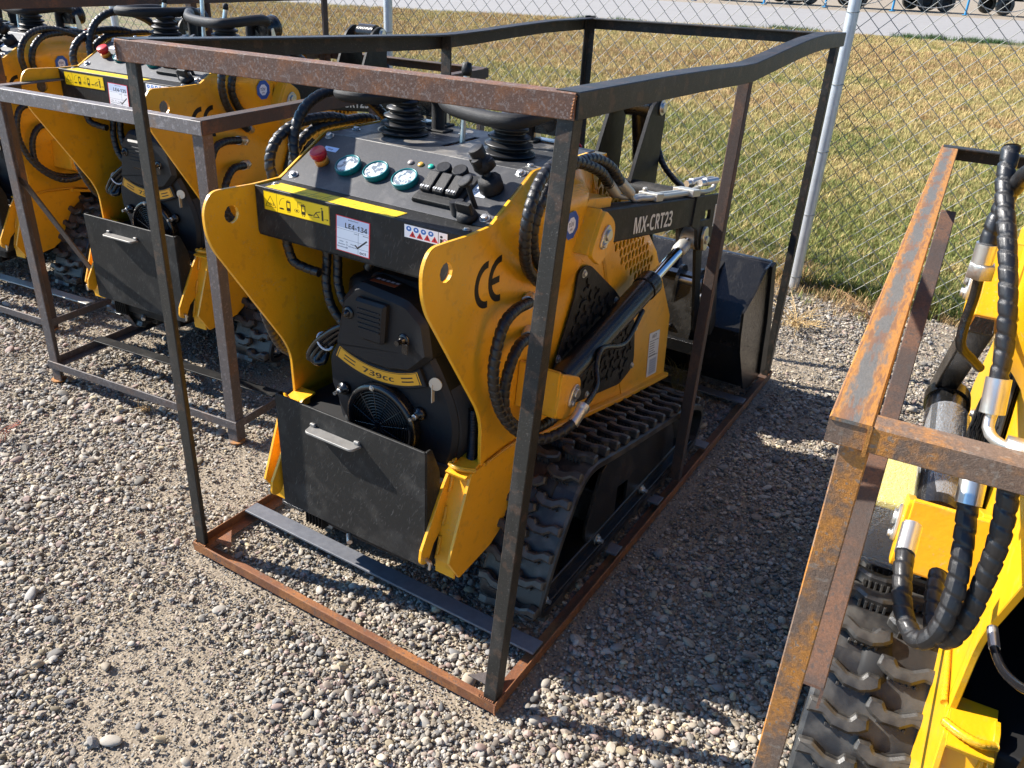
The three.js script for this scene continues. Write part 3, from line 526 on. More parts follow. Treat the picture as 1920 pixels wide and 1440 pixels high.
function makeCrate(name, label, pos, yaw, o) {
  const c = thing(name, label, 'crate', pos, yaw), { W, L, H, y0, rail, post, braces, top = rail } = o;
  const LB = (n, P, a, b, m, w = 0.05, wb = w) => part(n, lbar(P, a, b, w, 0.005, wb), m, c);
  const e = 0.004, yb = y0;
  for (const [x, z, a, b] of [o.inner ? [0.06, 0, -1, -1] : [0, 0, 1, -1], [W, 0, -1, -1], [W, -L, -1, 1], [0, -L, 1, 1]]) { LB('post', [[x + a * 0.006, y0 ? 0.004 : 0.004, z + b * 0.006], [x + a * 0.006, H - 0.006, z + b * 0.006]], [a, 0, 0], [0, 0, b], post, o.wp ?? 0.045); if (y0) part('foot_plate', disc([x + a * 0.02, -0.004, z + b * 0.02], [0, 1, 0], 0.03, 0.007), M.rustOrange, c); }
  for (const m of [-0.5]) for (const [x, a] of [[0, 1], [W, -1]]) LB('post', [[x + a * 0.007, yb + 0.03, L * m], [x + a * 0.007, H - 0.007, L * m]], [a, 0, 0], [0, 0, -1], post, 0.04);
  LB('bottom_rail', [[0, yb, 0], [W, yb, 0]], [0, 0, -1], [0, 1, 0], rail, 0.04, 0.034); LB('bottom_rail', [[W, yb + 0.002, -e], [W, yb + 0.002, -L]], [-1, 0, 0], [0, 1, 0], rail, 0.04, 0.034);
  LB('bottom_rail', [[0, yb + 0.002, -e], [0, yb + 0.002, -L]], [1, 0, 0], [0, 1, 0], rail, 0.04, 0.034); LB('bottom_rail', [[0.006, yb + 0.004, -L], [W - 0.006, yb + 0.004, -L]], [0, 0, 1], [0, 1, 0], rail, 0.04, 0.034);
  LB('top_rail', [[-0.002, H, 0.002], [W - 0.001, H, 0.002]], [0, 0, -1], [0, -1, 0], top, 0.04, o.wt ?? 0.045); LB('top_rail', [[W + 0.003, H + 0.002, -0.001], [W + 0.003, H + 0.002, -L]], [-1, 0, 0], [0, -1, 0], o.side ?? top, o.sideW ?? 0.045, o.sideH ?? 0.045);
  LB('top_rail', [[o.inner ? 0.05 : -0.003, H + 0.002, 0.004], [o.inner ? 0.05 : -0.003, H + 0.002, -L]], [o.inner ? -1 : 1, 0, 0], [0, -1, 0], o.left ?? top, o.sideW ?? 0.045, o.sideH ?? 0.045); LB('top_rail', [[0.003, H + 0.004, -L - 0.002], [W - 0.003, H + 0.004, -L - 0.002]], [0, 0, 1], [0, -1, 0], o.far ?? top, 0.045);
  for (const z of o.cross ?? [-0.24, -0.8, -1.3, -1.7]) part('cross_member', box(W / 2, yb + 0.042, z, W - 0.02, 0.007, 0.05, 0.002), o.crossMat ?? M.blackSatin, c);
  if (braces) for (const [x, s] of [[0.012, 1], [W - 0.012, -1]]) LB('brace', [[x, 0.84, -0.03], [x, yb + 0.04, -0.42]], [s, 0, 0], V(0, -0.42, -0.8).normalize().toArray(), post, 0.036);
  if (o.inner) LB('brace', [[0.090, 1.12, -1.5], [0.088, 0.60, -0.16]], [-1, 0, 0], V(0, -1.34, 0.51).normalize().toArray(), M.rustDark, 0.038);
  return c;
}
makeCrate('steel_crate', 'lower brown steel frame on short feet around the second loader from the right', [-1.362, 0, -0.396], 0.104, { W: 1.0, L: 1.92, H: 1.164, y0: 0.056, rail: M.mill, post: M.mill, top: M.millGrey, side: M.rustDark, left: M.mill, far: M.rustDark, braces: true });
makeCrate('steel_crate', 'tall steel frame with pale cross bars around the leftmost loader', [-2.804, 0, -0.572], 0.1, { W: 1.0, L: 2.2, H: 1.415, y0: 0.02, rail: M.mill, post: M.rustDark, top: M.rustDark, crossMat: M.paleSteel });
makeCrate('steel_crate', 'orange rusted steel frame cut off by the right edge of the photo', [1.715, 0, 0.257], 0.066, { W: 1.05, L: 2.2, H: 1.176, y0: 0.056, wp: 0.037, wt: 0.037, rail: M.rustDark, post: M.rustOrange, top: M.rustOrange, left: M.rustBand, far: M.blackSteel, side: M.rustOrange, sideW: 0.052, sideH: 0.045, inner: true });
// ---------- trucks parked beyond the road ----------
{
  const tyre = (r) => { const w = 0.26; return lathe([[0.27, -w / 2], [r - 0.04, -w / 2], [r, -w / 2 + 0.05], [r, w / 2 - 0.05], [r - 0.04, w / 2], [0.27, w / 2]], [0, 0, 0], [0, 0, 1], 28); };
  const ty = prep(tyre(0.5)), rimG = prep(lathe([[0, 0.02], [0.12, 0.02], [0.14, 0.06], [0.27, 0.11], [0.28, -0.1], [0, -0.1]], [0, 0, 0], [0, 0, 1], 20));
  const truck = (x, z, label, col, L) => {
    const t = thing('flatbed_truck', label, 'truck', [x, 0.02, z], 0.58, 'trucks parked beyond the road');
    part('chassis', [box(0, 0.82, 0.35, L, 0.16, 0.12, 0.02), box(0, 0.82, -0.75, L, 0.16, 0.12, 0.02), box(0, 0.98, -0.2, L, 0.1, 2.2, 0.02)], M.blackSatin, t);
    part('bed', [box(0.9, 1.35, -0.2, L - 1.8, 0.55, 2.3, 0.04)], std({ color: new THREE.Color(...col), roughness: 0.4 }), t);
    part('cab', [box(-L / 2 + 0.6, 1.75, -0.2, 1.7, 1.5, 2.2, 0.15), box(-L / 2 - 0.2, 1.2, -0.2, 0.9, 0.7, 2.1, 0.12)], std({ color: new THREE.Color(0.7, 0.7, 0.7), roughness: 0.35 }), t);
    part('bumper', box(L / 2 + 0.05, 0.72, -0.2, 0.12, 0.2, 2.3, 0.03), M.paleSteel, t);
    for (const a of [-L / 2 + 0.5, L / 2 - 1.7, L / 2 - 0.6]) for (const zz of [0.75, -1.15]) { const w = new THREE.Mesh(ty, M.rubber); w.name = 'wheel'; w.position.set(a, 0.5, zz); t.add(w); const r = new THREE.Mesh(rimG, M.blackSatin); r.name = 'rim'; w.add(r); }
  };
  truck(-13.6, -50.2, 'dark truck at the far left of the row beyond the road', [0.3, 0.3, 0.32], 6);
  truck(-7.1, -54.0, 'pale truck in the middle of the row beyond the road', [0.55, 0.55, 0.55], 6);
  truck(-0.2, -58.6, 'white and red truck at the right end of the row beyond the road', [0.6, 0.45, 0.42], 6);
  const blue = std({ color: new THREE.Color(0.03, 0.22, 0.42), roughness: 0.5 });
  const spots = [[-15.6, -44.8], [-12.5, -46.9], [-9.8, -48.9], [-6.75, -50.9], [-3.4, -53.0], [0, -55.2]];
  const says = ['blue barrier post standing furthest left beyond the road', 'blue barrier post left of the first dark tyre beyond the road', 'blue barrier post just left of the galvanised fence post', 'blue barrier post just right of the galvanised fence post', 'blue barrier post beside the pale truck body at upper right', 'blue barrier post furthest right beyond the road'];
  spots.forEach(([x, z], k) => { const b = thing('barrier_post', says[k], 'post', [x, 0, z], 0, 'blue posts carrying the chain'); part('pole', rod([0, 0, 0], [0, 1.05, 0], 0.06), blue, b); part('base', disc([0, 0, 0], [0, 1, 0], 0.16, 0.04), blue, b); part('cap', disc([0, 1.05, 0], [0, 1, 0], 0.065, 0.03), blue, b); });
  const chain = []; for (let k = 0; k + 1 < spots.length; k++) { const [a, b] = spots[k], [c, d] = spots[k + 1], pts = []; for (let t = 0; t <= 1.001; t += 0.1) pts.push([lerp(a, c, t), 0.9 - 0.75 * 4 * t * (1 - t) * 0.85, lerp(b, d, t) + 0.07]); chain.push(sweep(pts, (s) => 0.03 * (0.8 + 0.2 * Math.cos(s * 40)), 0.05, 6)); }
  tag(part('barrier_chain', chain, M.paleSteel), 'grey chain sagging between the blue posts beyond the road', 'chain');
}
// ---------- compact track loader ----------
function mir(g) { // mirror a prepared geometry across x = 0
  const q = prep(g).clone(), p = q.attributes.position, n = q.attributes.normal, u = q.attributes.uv;
  for (let i = 0; i < p.count; i++) { p.setX(i, -p.getX(i)); n.setX(i, -n.getX(i)); }
  const sw = (a, k) => { for (let i = 0; i + 2 < a.count; i += 3) for (let j = 0; j < k; j++) { const A = a.array, x = (i + 1) * k + j, y = (i + 2) * k + j, t = A[x]; A[x] = A[y]; A[y] = t; } };
  sw(p, 3); sw(n, 3); sw(u, 2); q.userData.ready = true; return q;
}
const both = (name, geos, mat, par) => { geos = [geos].flat(Infinity).map(prep); return [part(name, geos, mat, par), part(name, geos.map(mir), mat, par)]; };
const sub = (name, geos, mat, pr) => { geos = [geos].flat(Infinity).map(prep); part(name, geos, mat, pr[0]); part(name, geos.map(mir), mat, pr[1]); };
const Sl = (x, s, h = 0) => [x, 1.133 + 0.4614 * s + 0.8873 * h, -0.245 - 0.8873 * s + 0.4614 * h], SN = [0, 0.8873, 0.4614], SU = [0, 0.4614, -0.8873];
function onSlope(g, x, s, h = 0) { // geometry built with y up and -z up-slope, set on the sloping panel
  const m = new THREE.Matrix4().makeBasis(V(1, 0, 0), V(...SN), V(...SU).negate()); g = g.applyMatrix4(m); const p = Sl(x, s, h); return T(g, ...p);
}
const trackPitch = 0.0735;
function makeLoader(label, tagMat) {
  const t = thing('compact_track_loader', label, 'track loader');
  const Y = M.yellow;
  // --- side plates
  const ear = plateX([[-0.27, 1.151], [-0.245, 1.1385], [-0.155, 1.1375], [-0.083, 1.141], [-0.025, 1.143, 0.03], [0.002, 1.105, 0.04], [0.002, 1.05, 0.05], [-0.012, 1.005, 0.03], [-0.217, 0.69, 0.04], [-0.236, 0.64, 0.03], [-0.239, 0.512], [-0.27, 0.512]], 0.325, 0.01, 0, [{ x: -0.078, y: 1.078, r: 0.0235 }], 0.0012);
  const polyAt = (P, k) => { let L = 0; const d = []; for (let i = 0; i + 1 < P.length; i++) { const q = Math.hypot(P[i + 1][0] - P[i][0], P[i + 1][1] - P[i][1]); d.push(q); L += q; } let r = k * L; for (let i = 0; i < d.length; i++) { if (r <= d[i] || i === d.length - 1) { const f = Math.min(1, r / d[i]); return [lerp(P[i][0], P[i + 1][0], f), lerp(P[i][1], P[i + 1][1], f)]; } r -= d[i]; } };
  const bulge = (z, y) => { const nx = -0.751, ny = 0.66; /* toward the front and top of the fold */ const d = (z + 0.277) * -0.70 + (y - 1.129) * 0.0 + ((y - 1.129) * 0.61) + 0.0; const e = ((-(z + 0.30)) * 0.75 + (y - 1.10) * 0.66); const ty = z > -0.42 ? 1.151 + (-0.27 - z) * 0.527 : 1.23; return 0.075 * sst(0.0, 0.11, e) * sst(0.86, 1.0, y) * (1 - sst(-0.60, -0.70, z) * 0) * sst(0.0, 0.075, ty - y) * (z < -0.55 ? 1 - sst(0.55, 0.70, -z) : 1); };
  const sheetX = (() => {
    const nx = 30, ny = 36, pos = [], idx = [];
    const top = [[-0.27, 1.151], [-0.42, 1.230], [-0.695, 1.230]], bot = [[-0.27, 0.512], [-0.5, 0.50], [-1.10, 0.36]];
    for (let i = 0; i <= nx; i++) { const A = polyAt(top, i / nx), B = polyAt(bot, i / nx); for (let j = 0; j <= ny; j++) { const z = lerp(B[0], A[0], j / ny), y = lerp(B[1], A[1], j / ny); pos.push(0.325 + bulge(z, y), y, z); } }
    const n = pos.length / 3; for (let k = 0; k < n; k++) pos.push(pos[3 * k] - 0.01, pos[3 * k + 1], pos[3 * k + 2]);
    const q = (a, b, c, d) => idx.push(a, b, c, c, b, d), w = ny + 1;
    for (let i = 0; i < nx; i++) for (let j = 0; j < ny; j++) { const k = i * w + j; q(k, k + w, k + 1, k + w + 1); q(n + k, n + k + 1, n + k + w, n + k + w + 1); }
    for (let i = 0; i < nx; i++) { const k = i * w + ny, k2 = i * w; q(k, k + w, n + k, n + k + w); q(k2, n + k2, k2 + w, n + k2 + w); }
    const g = new THREE.BufferGeometry(); g.setAttribute('position', new THREE.Float32BufferAttribute(pos, 3)); g.setIndex(idx); g.computeVertexNormals(); return g;
  })();
  const sp = both('side_plate', [ear, sheetX], Y, t);
  // CE mark printed on the ear
  const arc = (cz, cy, r, w, a0, a1) => { const P = [], n = 16; for (let i = 0; i <= n; i++) { const a = lerp(a0, a1, i / n); P.push([cz + r * Math.cos(a) * 0.9, cy + r * Math.sin(a)]); } for (let i = n; i >= 0; i--) { const a = lerp(a0, a1, i / n); P.push([cz + (r - w) * Math.cos(a) * 0.9, cy + (r - w) * Math.sin(a)]); } return P; };
  const cePrint = [arc(-0.236, 1.006, 0.056, 0.0165, -Math.PI * 0.52, Math.PI * 0.52), arc(-0.291, 1.006, 0.056, 0.0165, -Math.PI * 0.52, Math.PI * 0.52), [[-0.25, 1.014], [-0.287, 1.014], [-0.287, 0.998], [-0.25, 0.998]]].map((p) => plateX(p, 0.3258, 0.0008, 0, [], 0.0001));
  sub('ce_mark', cePrint, M.plastic, sp);
  // --- hinged front hood with hexagonal vent holes
  {
    const hex = (z, y, r = 0.0125) => { const pts = []; for (let i = 0; i < 6; i++) { const a = i * Math.PI / 3 + Math.PI / 6; pts.push([z + r * 0.8 * Math.cos(a), y + r * 1.1 * Math.sin(a)]); } return { pts }; };
    const holes = [], inside = (z, y, P) => { let c = false; for (let i = 0, j = P.length - 1; i < P.length; j = i++) if ((P[i][1] > y) !== (P[j][1] > y) && z < (P[j][0] - P[i][0]) * (y - P[i][1]) / (P[j][1] - P[i][1]) + P[i][0]) c = !c; return c; };
    const A = [[-0.86, 0.965], [-1.09, 0.965], [-1.215, 0.82], [-1.235, 0.76], [-1.12, 0.745]], B = [[-0.715, 1.16], [-0.80, 1.165], [-0.925, 1.07], [-0.92, 1.02], [-0.79, 1.03]];
    for (let r = 0; r < 16; r++) for (let k = 0; k < 26; k++) { const y = 0.73 + r * 0.0275, z = -0.70 - k * 0.0265 - (r % 2) * 0.01325; if (inside(z, y, A) || inside(z, y, B)) holes.push(hex(z, y)); }
    const hp = [[-0.699, 1.222], [-0.775, 1.215, 0.04], [-0.855, 1.155], [-0.94, 1.084], [-1.133, 0.938], [-1.252, 0.83], [-1.471, 0.532], [-1.497, 0.283], [-1.104, 0.356]];
    const hd = both('hood_panel', [plateX(hp, 0.327, 0.006, 0.008, holes, 0.0008)], Y, t);
    part('hood_top', [plateY([[-0.32, -0.75], [0.32, -0.75], [0.32, -0.81], [-0.32, -0.81]], 1.212, 0.006), box(0, 1.13, -0.885, 0.64, 0.005, 0.2, 0.001).rotateX(0)].slice(0, 1), Y, t);
    part('hood_front', [(() => { const g = new THREE.BufferGeometry(), P = [[-0.81, 1.209], [-0.855, 1.150], [-0.94, 1.079], [-1.133, 0.933], [-1.252, 0.826], [-1.471, 0.530], [-1.497, 0.290]], pos = []; for (let i = 0; i + 1 < P.length; i++) { const [a, b] = P[i], [c, d] = P[i + 1]; const q = [[-0.319, b, a], [0.319, b, a], [-0.319, d, c], [0.319, d, c]]; for (const k of [0, 1, 2, 2, 1, 3]) pos.push(...q[k]); for (const k of [0, 2, 1, 2, 3, 1]) pos.push(q[k][0], q[k][1] - 0.004, q[k][2] + 0.004); } g.setAttribute('position', new THREE.Float32BufferAttribute(pos, 3)); g.computeVertexNormals(); return g; })()], Y, t);
    sub('rating_plate', sheet([0.3285, 0.520, -1.290], [0.3285, 0.505, -1.385], [0.3285, 0.340, -1.312]), P.agt, [hd[0], new THREE.Group()]);
    sub('ledge', [plateX([[-0.45, 0.505], [-1.1, 0.362], [-1.50, 0.290], [-1.50, 0.275], [-1.1, 0.347], [-0.45, 0.49]], 0.345, 0.024)], Y, sp);
  }
  // --- perforated vent covers
  {
    const holes = [], star = (z, y, a0, s) => { const P = []; for (let k = 0; k < 3; k++) { const a = a0 + k * 2.0944; const w = 0.0062 * s, l = 0.021 * s; P.push([z + Math.cos(a - 1.0472) * w * 1.2, y + Math.sin(a - 1.0472) * w * 1.2]); for (const [q, e] of [[-1, 0.8], [-0.9, 1], [0.9, 1], [1, 0.8]]) P.push([z + Math.cos(a) * l * e - Math.sin(a) * w * q, y + Math.sin(a) * l * e + Math.cos(a) * w * q]); } return { pts: P }; };
    const out = [[-0.672, 0.925, 0.03], [-0.735, 0.925, 0.05], [-0.93, 0.79], [-1.118, 0.635, 0.05], [-1.158, 0.45, 0.05], [-1.05, 0.424, 0.02], [-0.75, 0.487], [-0.575, 0.53, 0.02], [-0.572, 0.665], [-0.665, 0.85]];
    const inP = (z, y) => { let c = false; for (let i = 0, j = out.length - 1; i < out.length; j = i++) if ((out[i][1] > y) !== (out[j][1] > y) && z < (out[j][0] - out[i][0]) * (y - out[i][1]) / (out[j][1] - out[i][1]) + out[i][0]) c = !c; return c; };
    for (let r = 0; r < 12; r++) for (let k = 0; k < 13; k++) { const z = -0.59 - k * 0.046 - (r % 2) * 0.023, y = 0.46 + r * 0.0405; let ok = true; for (const [a, b] of [[0.029, 0], [-0.029, 0], [0, 0.031], [0, -0.031], [0.022, 0.022], [-0.022, -0.022], [0.022, -0.022], [-0.022, 0.022]]) if (!inP(z + a, y + b)) ok = false; if (ok) holes.push(star(z, y, 0.5 + (k % 2) * 1.05 + (r % 2) * 0.5, 1)); }
    const vc = both('vent_cover', [plateX(out, 0.337, 0.004, 0.006, holes, 0.0006)], M.blackPlate, t);
    sub('vent_backing', plateX(out.map(([z, y, r]) => [lerp(z, -0.85, 0.03), lerp(y, 0.65, 0.03), r]), 0.3305, 0.002), M.dark, vc);
    for (const [z, y] of [[-0.705, 0.905], [-0.59, 0.69], [-1.125, 0.60], [-1.135, 0.46], [-0.94, 0.755], [-0.80, 0.49]]) sub('bolt', hexBolt([0.337, y, z], [1, 0, 0], 0.008, 0.006), M.zinc, vc);
  }
  // --- arm pivot boxes and lower cylinder brackets
  {
    const pin = (x, y, z, a) => [plateX([[z + 0.02, y + 0.018], [z - 0.004, y + 0.028], [z - 0.024, y + 0.008], [z - 0.018, y - 0.014], [z + 0.014, y - 0.034], [z + 0.034, y - 0.028], [z + 0.034, y - 0.012]], x + 0.006, 0.006, 0.012), disc([x + 0.006, y, z], [1, 0, 0], 0.014, 0.006, 20), hexBolt([x + 0.006, y - 0.02, z + 0.022], [1, 0, 0], 0.007, 0.006)];
    const ap = [[-0.561, 1.133, 0.015], [-0.628, 1.09, 0.03], [-0.625, 1.028, 0.02], [-0.555, 0.994, 0.01], [-0.501, 1.03, 0.02], [-0.523, 1.074, 0.03]];
    const br = both('arm_bracket', [plateX(ap, 0.45, 0.014), plateX(ap.map(([z, y, r]) => [z - 0.01, y, r]), 0.362, 0.012), T(slab(shapeOf([[-0.506, 1.03], [-0.536, 1.13], [-0.57, 1.15], [-0.70, 1.13], [-0.66, 0.99], [-0.57, 0.985]], 0.012), 0.105, 0.002).applyMatrix4(MX), 0.4, 0, 0), box(0.385, 1.064, -0.545, 0.118, 0.125, 0.014, 0.003).rotateX(0)].slice(0, 3).concat([(() => { const a = V(0, 1.133, -0.561), b = V(0, 1.03, -0.501); const g = box(0, 0, 0, 0.108, 0.118, 0.012, 0.003); const ang = Math.atan2(b.z - a.z, a.y - b.y); g.rotateX(-ang); return T(g, 0.385, 1.0815, -0.533); })()]), Y, t);
    sub('pin', pin(0.45, 1.068, -0.576), M.zinc, br);
    const lp = [[-0.405, 0.75, 0.012], [-0.508, 0.702, 0.025], [-0.519, 0.674, 0.02], [-0.455, 0.601, 0.02], [-0.387, 0.632, 0.02], [-0.40, 0.70, 0.02]];
    const lb = both('cylinder_bracket', [plateX(lp, 0.45, 0.014), plateX(lp.map(([z, y, r]) => [z - 0.02, y, r]), 0.345, 0.014), (() => { const g = box(0, 0, 0, 0.118, 0.125, 0.012, 0.003); g.rotateX(-0.09); return T(g, 0.385, 0.691, -0.40); })(), T(box(0, 0, 0, 0.118, 0.012, 0.07, 0.003).rotateX(-0.45), 0.385, 0.617, -0.425)], Y, t);
    sub('pin', pin(0.45, 0.666, -0.482), M.zinc, lb);
  }
  // --- lift cylinders
  {
    const A = V(0.39, 0.66, -0.48), B = V(0.385, 0.852, -1.395), d = B.clone().sub(A).normalize(), at = (k) => A.clone().addScaledVector(d, k);
    const cyl = both('lift_cylinder', [rod(at(0.035), at(0.60), 0.037, 0.037, 28), lathe([[0, 0], [0.0395, 0], [0.0405, 0.004], [0.0405, 0.05], [0.0385, 0.056], [0.02, 0.056]], at(0.56), d, 28), disc(at(0.02), d, 0.035, 0.03, 24), rod([0.36, 0.66, -0.48], [0.42, 0.66, -0.48], 0.03)], M.blackGloss, t);
    sub('cylinder_rod', [rod(at(0.6), at(0.90), 0.0185, 0.0185, 20)], M.chrome, cyl);
    sub('rod_eye', [disc(at(0.83), d, 0.024, 0.055, 8), rod(B.clone().add(V(-0.03, 0, 0)), B.clone().add(V(0.03, 0, 0)), 0.034, 0.034, 20)], M.paleSteel, cyl);
    sub('oil_pipe', [tube([at(0.50).add(V(0.03, -0.03, 0)), at(0.35).add(V(0.045, -0.05, 0)), [0.43, 0.715, -0.66], [0.44, 0.676, -0.625], [0.465, 0.655, -0.585], [0.482, 0.648, -0.515], [0.485, 0.642, -0.475]], 0.0075)], M.blackGloss, cyl);
  }
  // --- lift arms
  {
    const ap = [[-0.60, 1.118], [-0.684, 1.107], [-1.28, 1.019], [-1.535, 0.984, 0.02], [-1.58, 0.93, 0.03], [-1.60, 0.80, 0.04], [-1.66, 0.60, 0.04], [-1.72, 0.44, 0.02], [-1.67, 0.40, 0.02], [-1.61, 0.58], [-1.54, 0.78, 0.03], [-1.44, 0.84], [-1.405, 0.81, 0.025], [-1.36, 0.825, 0.03], [-1.33, 0.90], [-1.27, 0.927], [-0.684, 1.014], [-0.60, 1.028]];
    const armGeo = (fp) => [plateX([[-0.585, 1.12], [-0.684, 1.107], [-1.30, 1.016], [-1.30, 0.922], [-0.684, 1.014], [-0.585, 1.03]], 0.42, 0.055, 0.004, [], 0.004), plateX(fp, 0.426, 0.012, 0, fp.length > 13 ? [{ pts: [[-1.345, 0.962], [-1.44, 0.949], [-1.445, 0.916], [-1.35, 0.929]], rad: 0.01 }] : [], 0.001), plateX(fp, 0.36, 0.012, 0, [], 0.001), T(box(0, 0, 0, 0.05, 0.02, 0.12).rotateX(-0.2), 0.392, 0.975, -1.35)];
    const arms = [part('lift_arm', armGeo(ap.slice(2, 16).map((p) => [p[0] - 0.005, p[1], p[2] ?? 0.004])), M.blackPlate, t), part('lift_arm', armGeo([[-1.285, 1.018], [-1.41, 1.0], [-1.415, 0.92], [-1.36, 0.825], [-1.54, 0.745, 0.03], [-1.66, 0.60, 0.03], [-1.72, 0.44, 0.02], [-1.67, 0.40, 0.02], [-1.60, 0.55], [-1.48, 0.66, 0.03], [-1.29, 0.76], [-1.275, 0.927]]).map((g) => mir(g)), M.blackPlate, t)];
    sub('model_lettering', sheet([0.4212, 1.068, -0.800], [0.4212, 1.022, -1.13], [0.4212, 0.998, -0.800]), P.model, [arms[0], new THREE.Group()]);
    sub('arm_sticker', sheet([0.4268, 0.958, -1.478], [0.4268, 0.952, -1.545], [0.4268, 0.882, -1.478]), P.armTag, [arms[0], new THREE.Group()]);
    sub('pin_plate', [plateX([[-1.375, 0.905], [-1.405, 0.90], [-1.425, 0.84], [-1.41, 0.815], [-1.385, 0.82], [-1.365, 0.87]], 0.44, 0.01, 0.012), disc([0.44, 0.855, -1.40], [1, 0, 0], 0.014, 0.006)], M.zinc, arms);
    part('cross_tube', [rod([-0.37, 0.978, -1.40], [0.37, 0.978, -1.40], 0.031, 0.031, 24)], M.blackPlate, t);
    // tower of two plates carrying the tilt cylinder
    const tw = [[-1.375, 1.0], [-1.40, 1.06], [-1.49, 1.235, 0.03], [-1.56, 1.268, 0.03], [-1.615, 1.235, 0.03], [-1.61, 1.16], [-1.60, 0.96], [-1.42, 0.985]];
    for (const x of [0.155, 0.005]) part('tower_plate', [plateX(tw, x, 0.014, 0.01)], M.blackSatin, t);
    part('tower_pin', [rod([-0.01, 1.228, -1.565], [0.17, 1.228, -1.565], 0.017), disc([0.155, 1.228, -1.565], [1, 0, 0], 0.026, 0.007)], M.zinc, t);
    const ty = part('tilt_cylinder', [rod([0.03, 1.228, -1.565], [0.125, 1.228, -1.565], 0.04, 0.04, 24), rod([0.078, 1.22, -1.57], [0.078, 0.93, -1.66], 0.034, 0.034, 22), rod([0.078, 0.93, -1.66], [0.078, 0.62, -1.80], 0.03, 0.03, 22)], M.blackGloss, t);
    part('cylinder_rod', rod([0.078, 0.63, -1.795], [0.078, 0.47, -1.90], 0.017), M.chrome, ty);
    const hp = part('auxiliary_hose', [hose([[0.13, 1.08, -1.64], [0.17, 1.03, -1.61], [0.24, 0.99, -1.57], [0.31, 0.985, -1.50], [0.345, 1.01, -1.43]], 0.011)], M.hose, t);
    part('coupling', [rod([0.345, 1.028, -1.395], [0.375, 1.036, -1.47], 0.0115, 0.0105, 16), rod([0.385, 1.034, -1.41], [0.415, 1.036, -1.49], 0.0115, 0.0105, 16), disc([0.352, 1.03, -1.412], [0.36, 0.1, -0.9], 0.0145, 0.014, 6), disc([0.392, 1.035, -1.43], [0.36, 0.03, -0.9], 0.0145, 0.014, 6)], M.zinc, hp);
    const pc = both('pipe_clamp', [T(box(0, 0, 0, 0.06, 0.022, 0.05, 0.003).rotateX(-0.15), 0.39, 1.075, -0.985), T(box(0, 0, 0, 0.07, 0.022, 0.07, 0.003).rotateX(-0.15), 0.39, 1.032, -1.28), hexBolt([0.372, 1.086, -0.98], [0, 1, 0.15], 0.007, 0.01)], M.paleSteel, t);
    sub('steel_pipe', [tube([[0.385, 1.118, -0.83], [0.390, 1.088, -0.862], [0.398, 1.089, -0.885], [0.404, 1.082, -0.93], [0.404, 1.028, -1.30], [0.404, 1.004, -1.46], [0.403, 1.008, -1.50], [0.40, 1.03, -1.51], [0.392, 1.04, -1.47], [0.385, 1.036, -1.42]], 0.008), tube([[0.37, 1.127, -0.766], [0.374, 1.108, -0.80], [0.378, 1.096, -0.845], [0.380, 1.087, -0.90], [0.38, 1.036, -1.24], [0.378, 1.018, -1.37], [0.372, 1.022, -1.44], [0.362, 1.035, -1.445], [0.35, 1.03, -1.40]], 0.008), rod([0.377, 1.15, -0.785], [0.386, 1.108, -0.845], 0.0155, 0.0145, 16), rod([0.366, 1.155, -0.735], [0.371, 1.118, -0.78], 0.0155, 0.0145, 16)], M.paleSteel, pc);
  }
  // --- bucket on the front
  {
    const side = [[-2.05, 0.627, 0.02], [-1.965, 0.617], [-1.86, 0.545], [-1.745, 0.50, 0.01], [-1.765, 0.40], [-1.795, 0.32], [-1.96, 0.085], [-2.05, 0.052], [-2.22, 0.056], [-2.27, 0.075], [-2.20, 0.30]];
    const bk = part('bucket', [plateX([[-2.05, 0.627], [-2.04, 0.61], [-1.88, 0.48], [-1.80, 0.40], [-1.82, 0.33], [-1.98, 0.10], [-2.06, 0.066], [-2.27, 0.06], [-2.27, 0.052], [-2.05, 0.056], [-1.97, 0.09], [-1.81, 0.325], [-1.79, 0.40], [-1.872, 0.488], [-2.03, 0.62]], 0.512, 1.024, 0, [], 0.0005), box(0, 0.615, -2.055, 1.03, 0.022, 0.03)], M.blackGloss, t);
    part('bucket_side', plateX(side.map(([z, y]) => [z, y]), 0.522, 0.010, 0.008), M.mirrorBlack, bk); part('bucket_side', plateX(side.map(([z, y]) => [z, y]), -0.512, 0.010, 0.008), M.blackGloss, bk);
    part('side_cutter', [plateX([[-2.05, 0.627], [-2.00, 0.62], [-2.10, 0.35], [-2.16, 0.08], [-2.25, 0.07], [-2.19, 0.30]], 0.534, 0.011, 0.004)], M.blackSatin, bk);
    each('bucket_rib', [[0.33, 0.02], [-0.33, 0.02], [0.14, 0.02], [-0.14, 0.02]].map(([x, w]) => plateX([[-2.045, 0.61], [-1.87, 0.56], [-1.74, 0.40], [-1.80, 0.20], [-1.95, 0.12], [-1.80, 0.38], [-1.87, 0.49]], x + w / 2, w, 0.006)), M.blackSatin, bk);
    part('mount_plate', [T(box(0, 0, 0, 0.66, 0.26, 0.014).rotateX(-0.35), 0, 0.44, -1.76), box(0, 0.32, -1.72, 0.72, 0.05, 0.05), box(0, 0.555, -1.82, 0.66, 0.05, 0.05), box(0.1, 0.44, -1.735, 0.12, 0.05, 0.03), box(0, 0.385, -1.735, 0.5, 0.012, 0.04)], M.blackGloss, bk);
    each('hinge_ear', [0.315, 0.235, -0.235, -0.315].map((x) => plateX([[-1.76, 0.40], [-1.765, 0.56, 0.03], [-1.80, 0.615, 0.03], [-1.86, 0.60, 0.02], [-1.90, 0.48], [-1.84, 0.40]], x, 0.014, 0.01)), M.blackGloss, bk); part('hinge_pin', [rod([0.225, 0.555, -1.80], [0.325, 0.555, -1.80], 0.016), disc([0.318, 0.555, -1.80], [1, 0, 0], 0.024, 0.006)], M.zinc, bk);
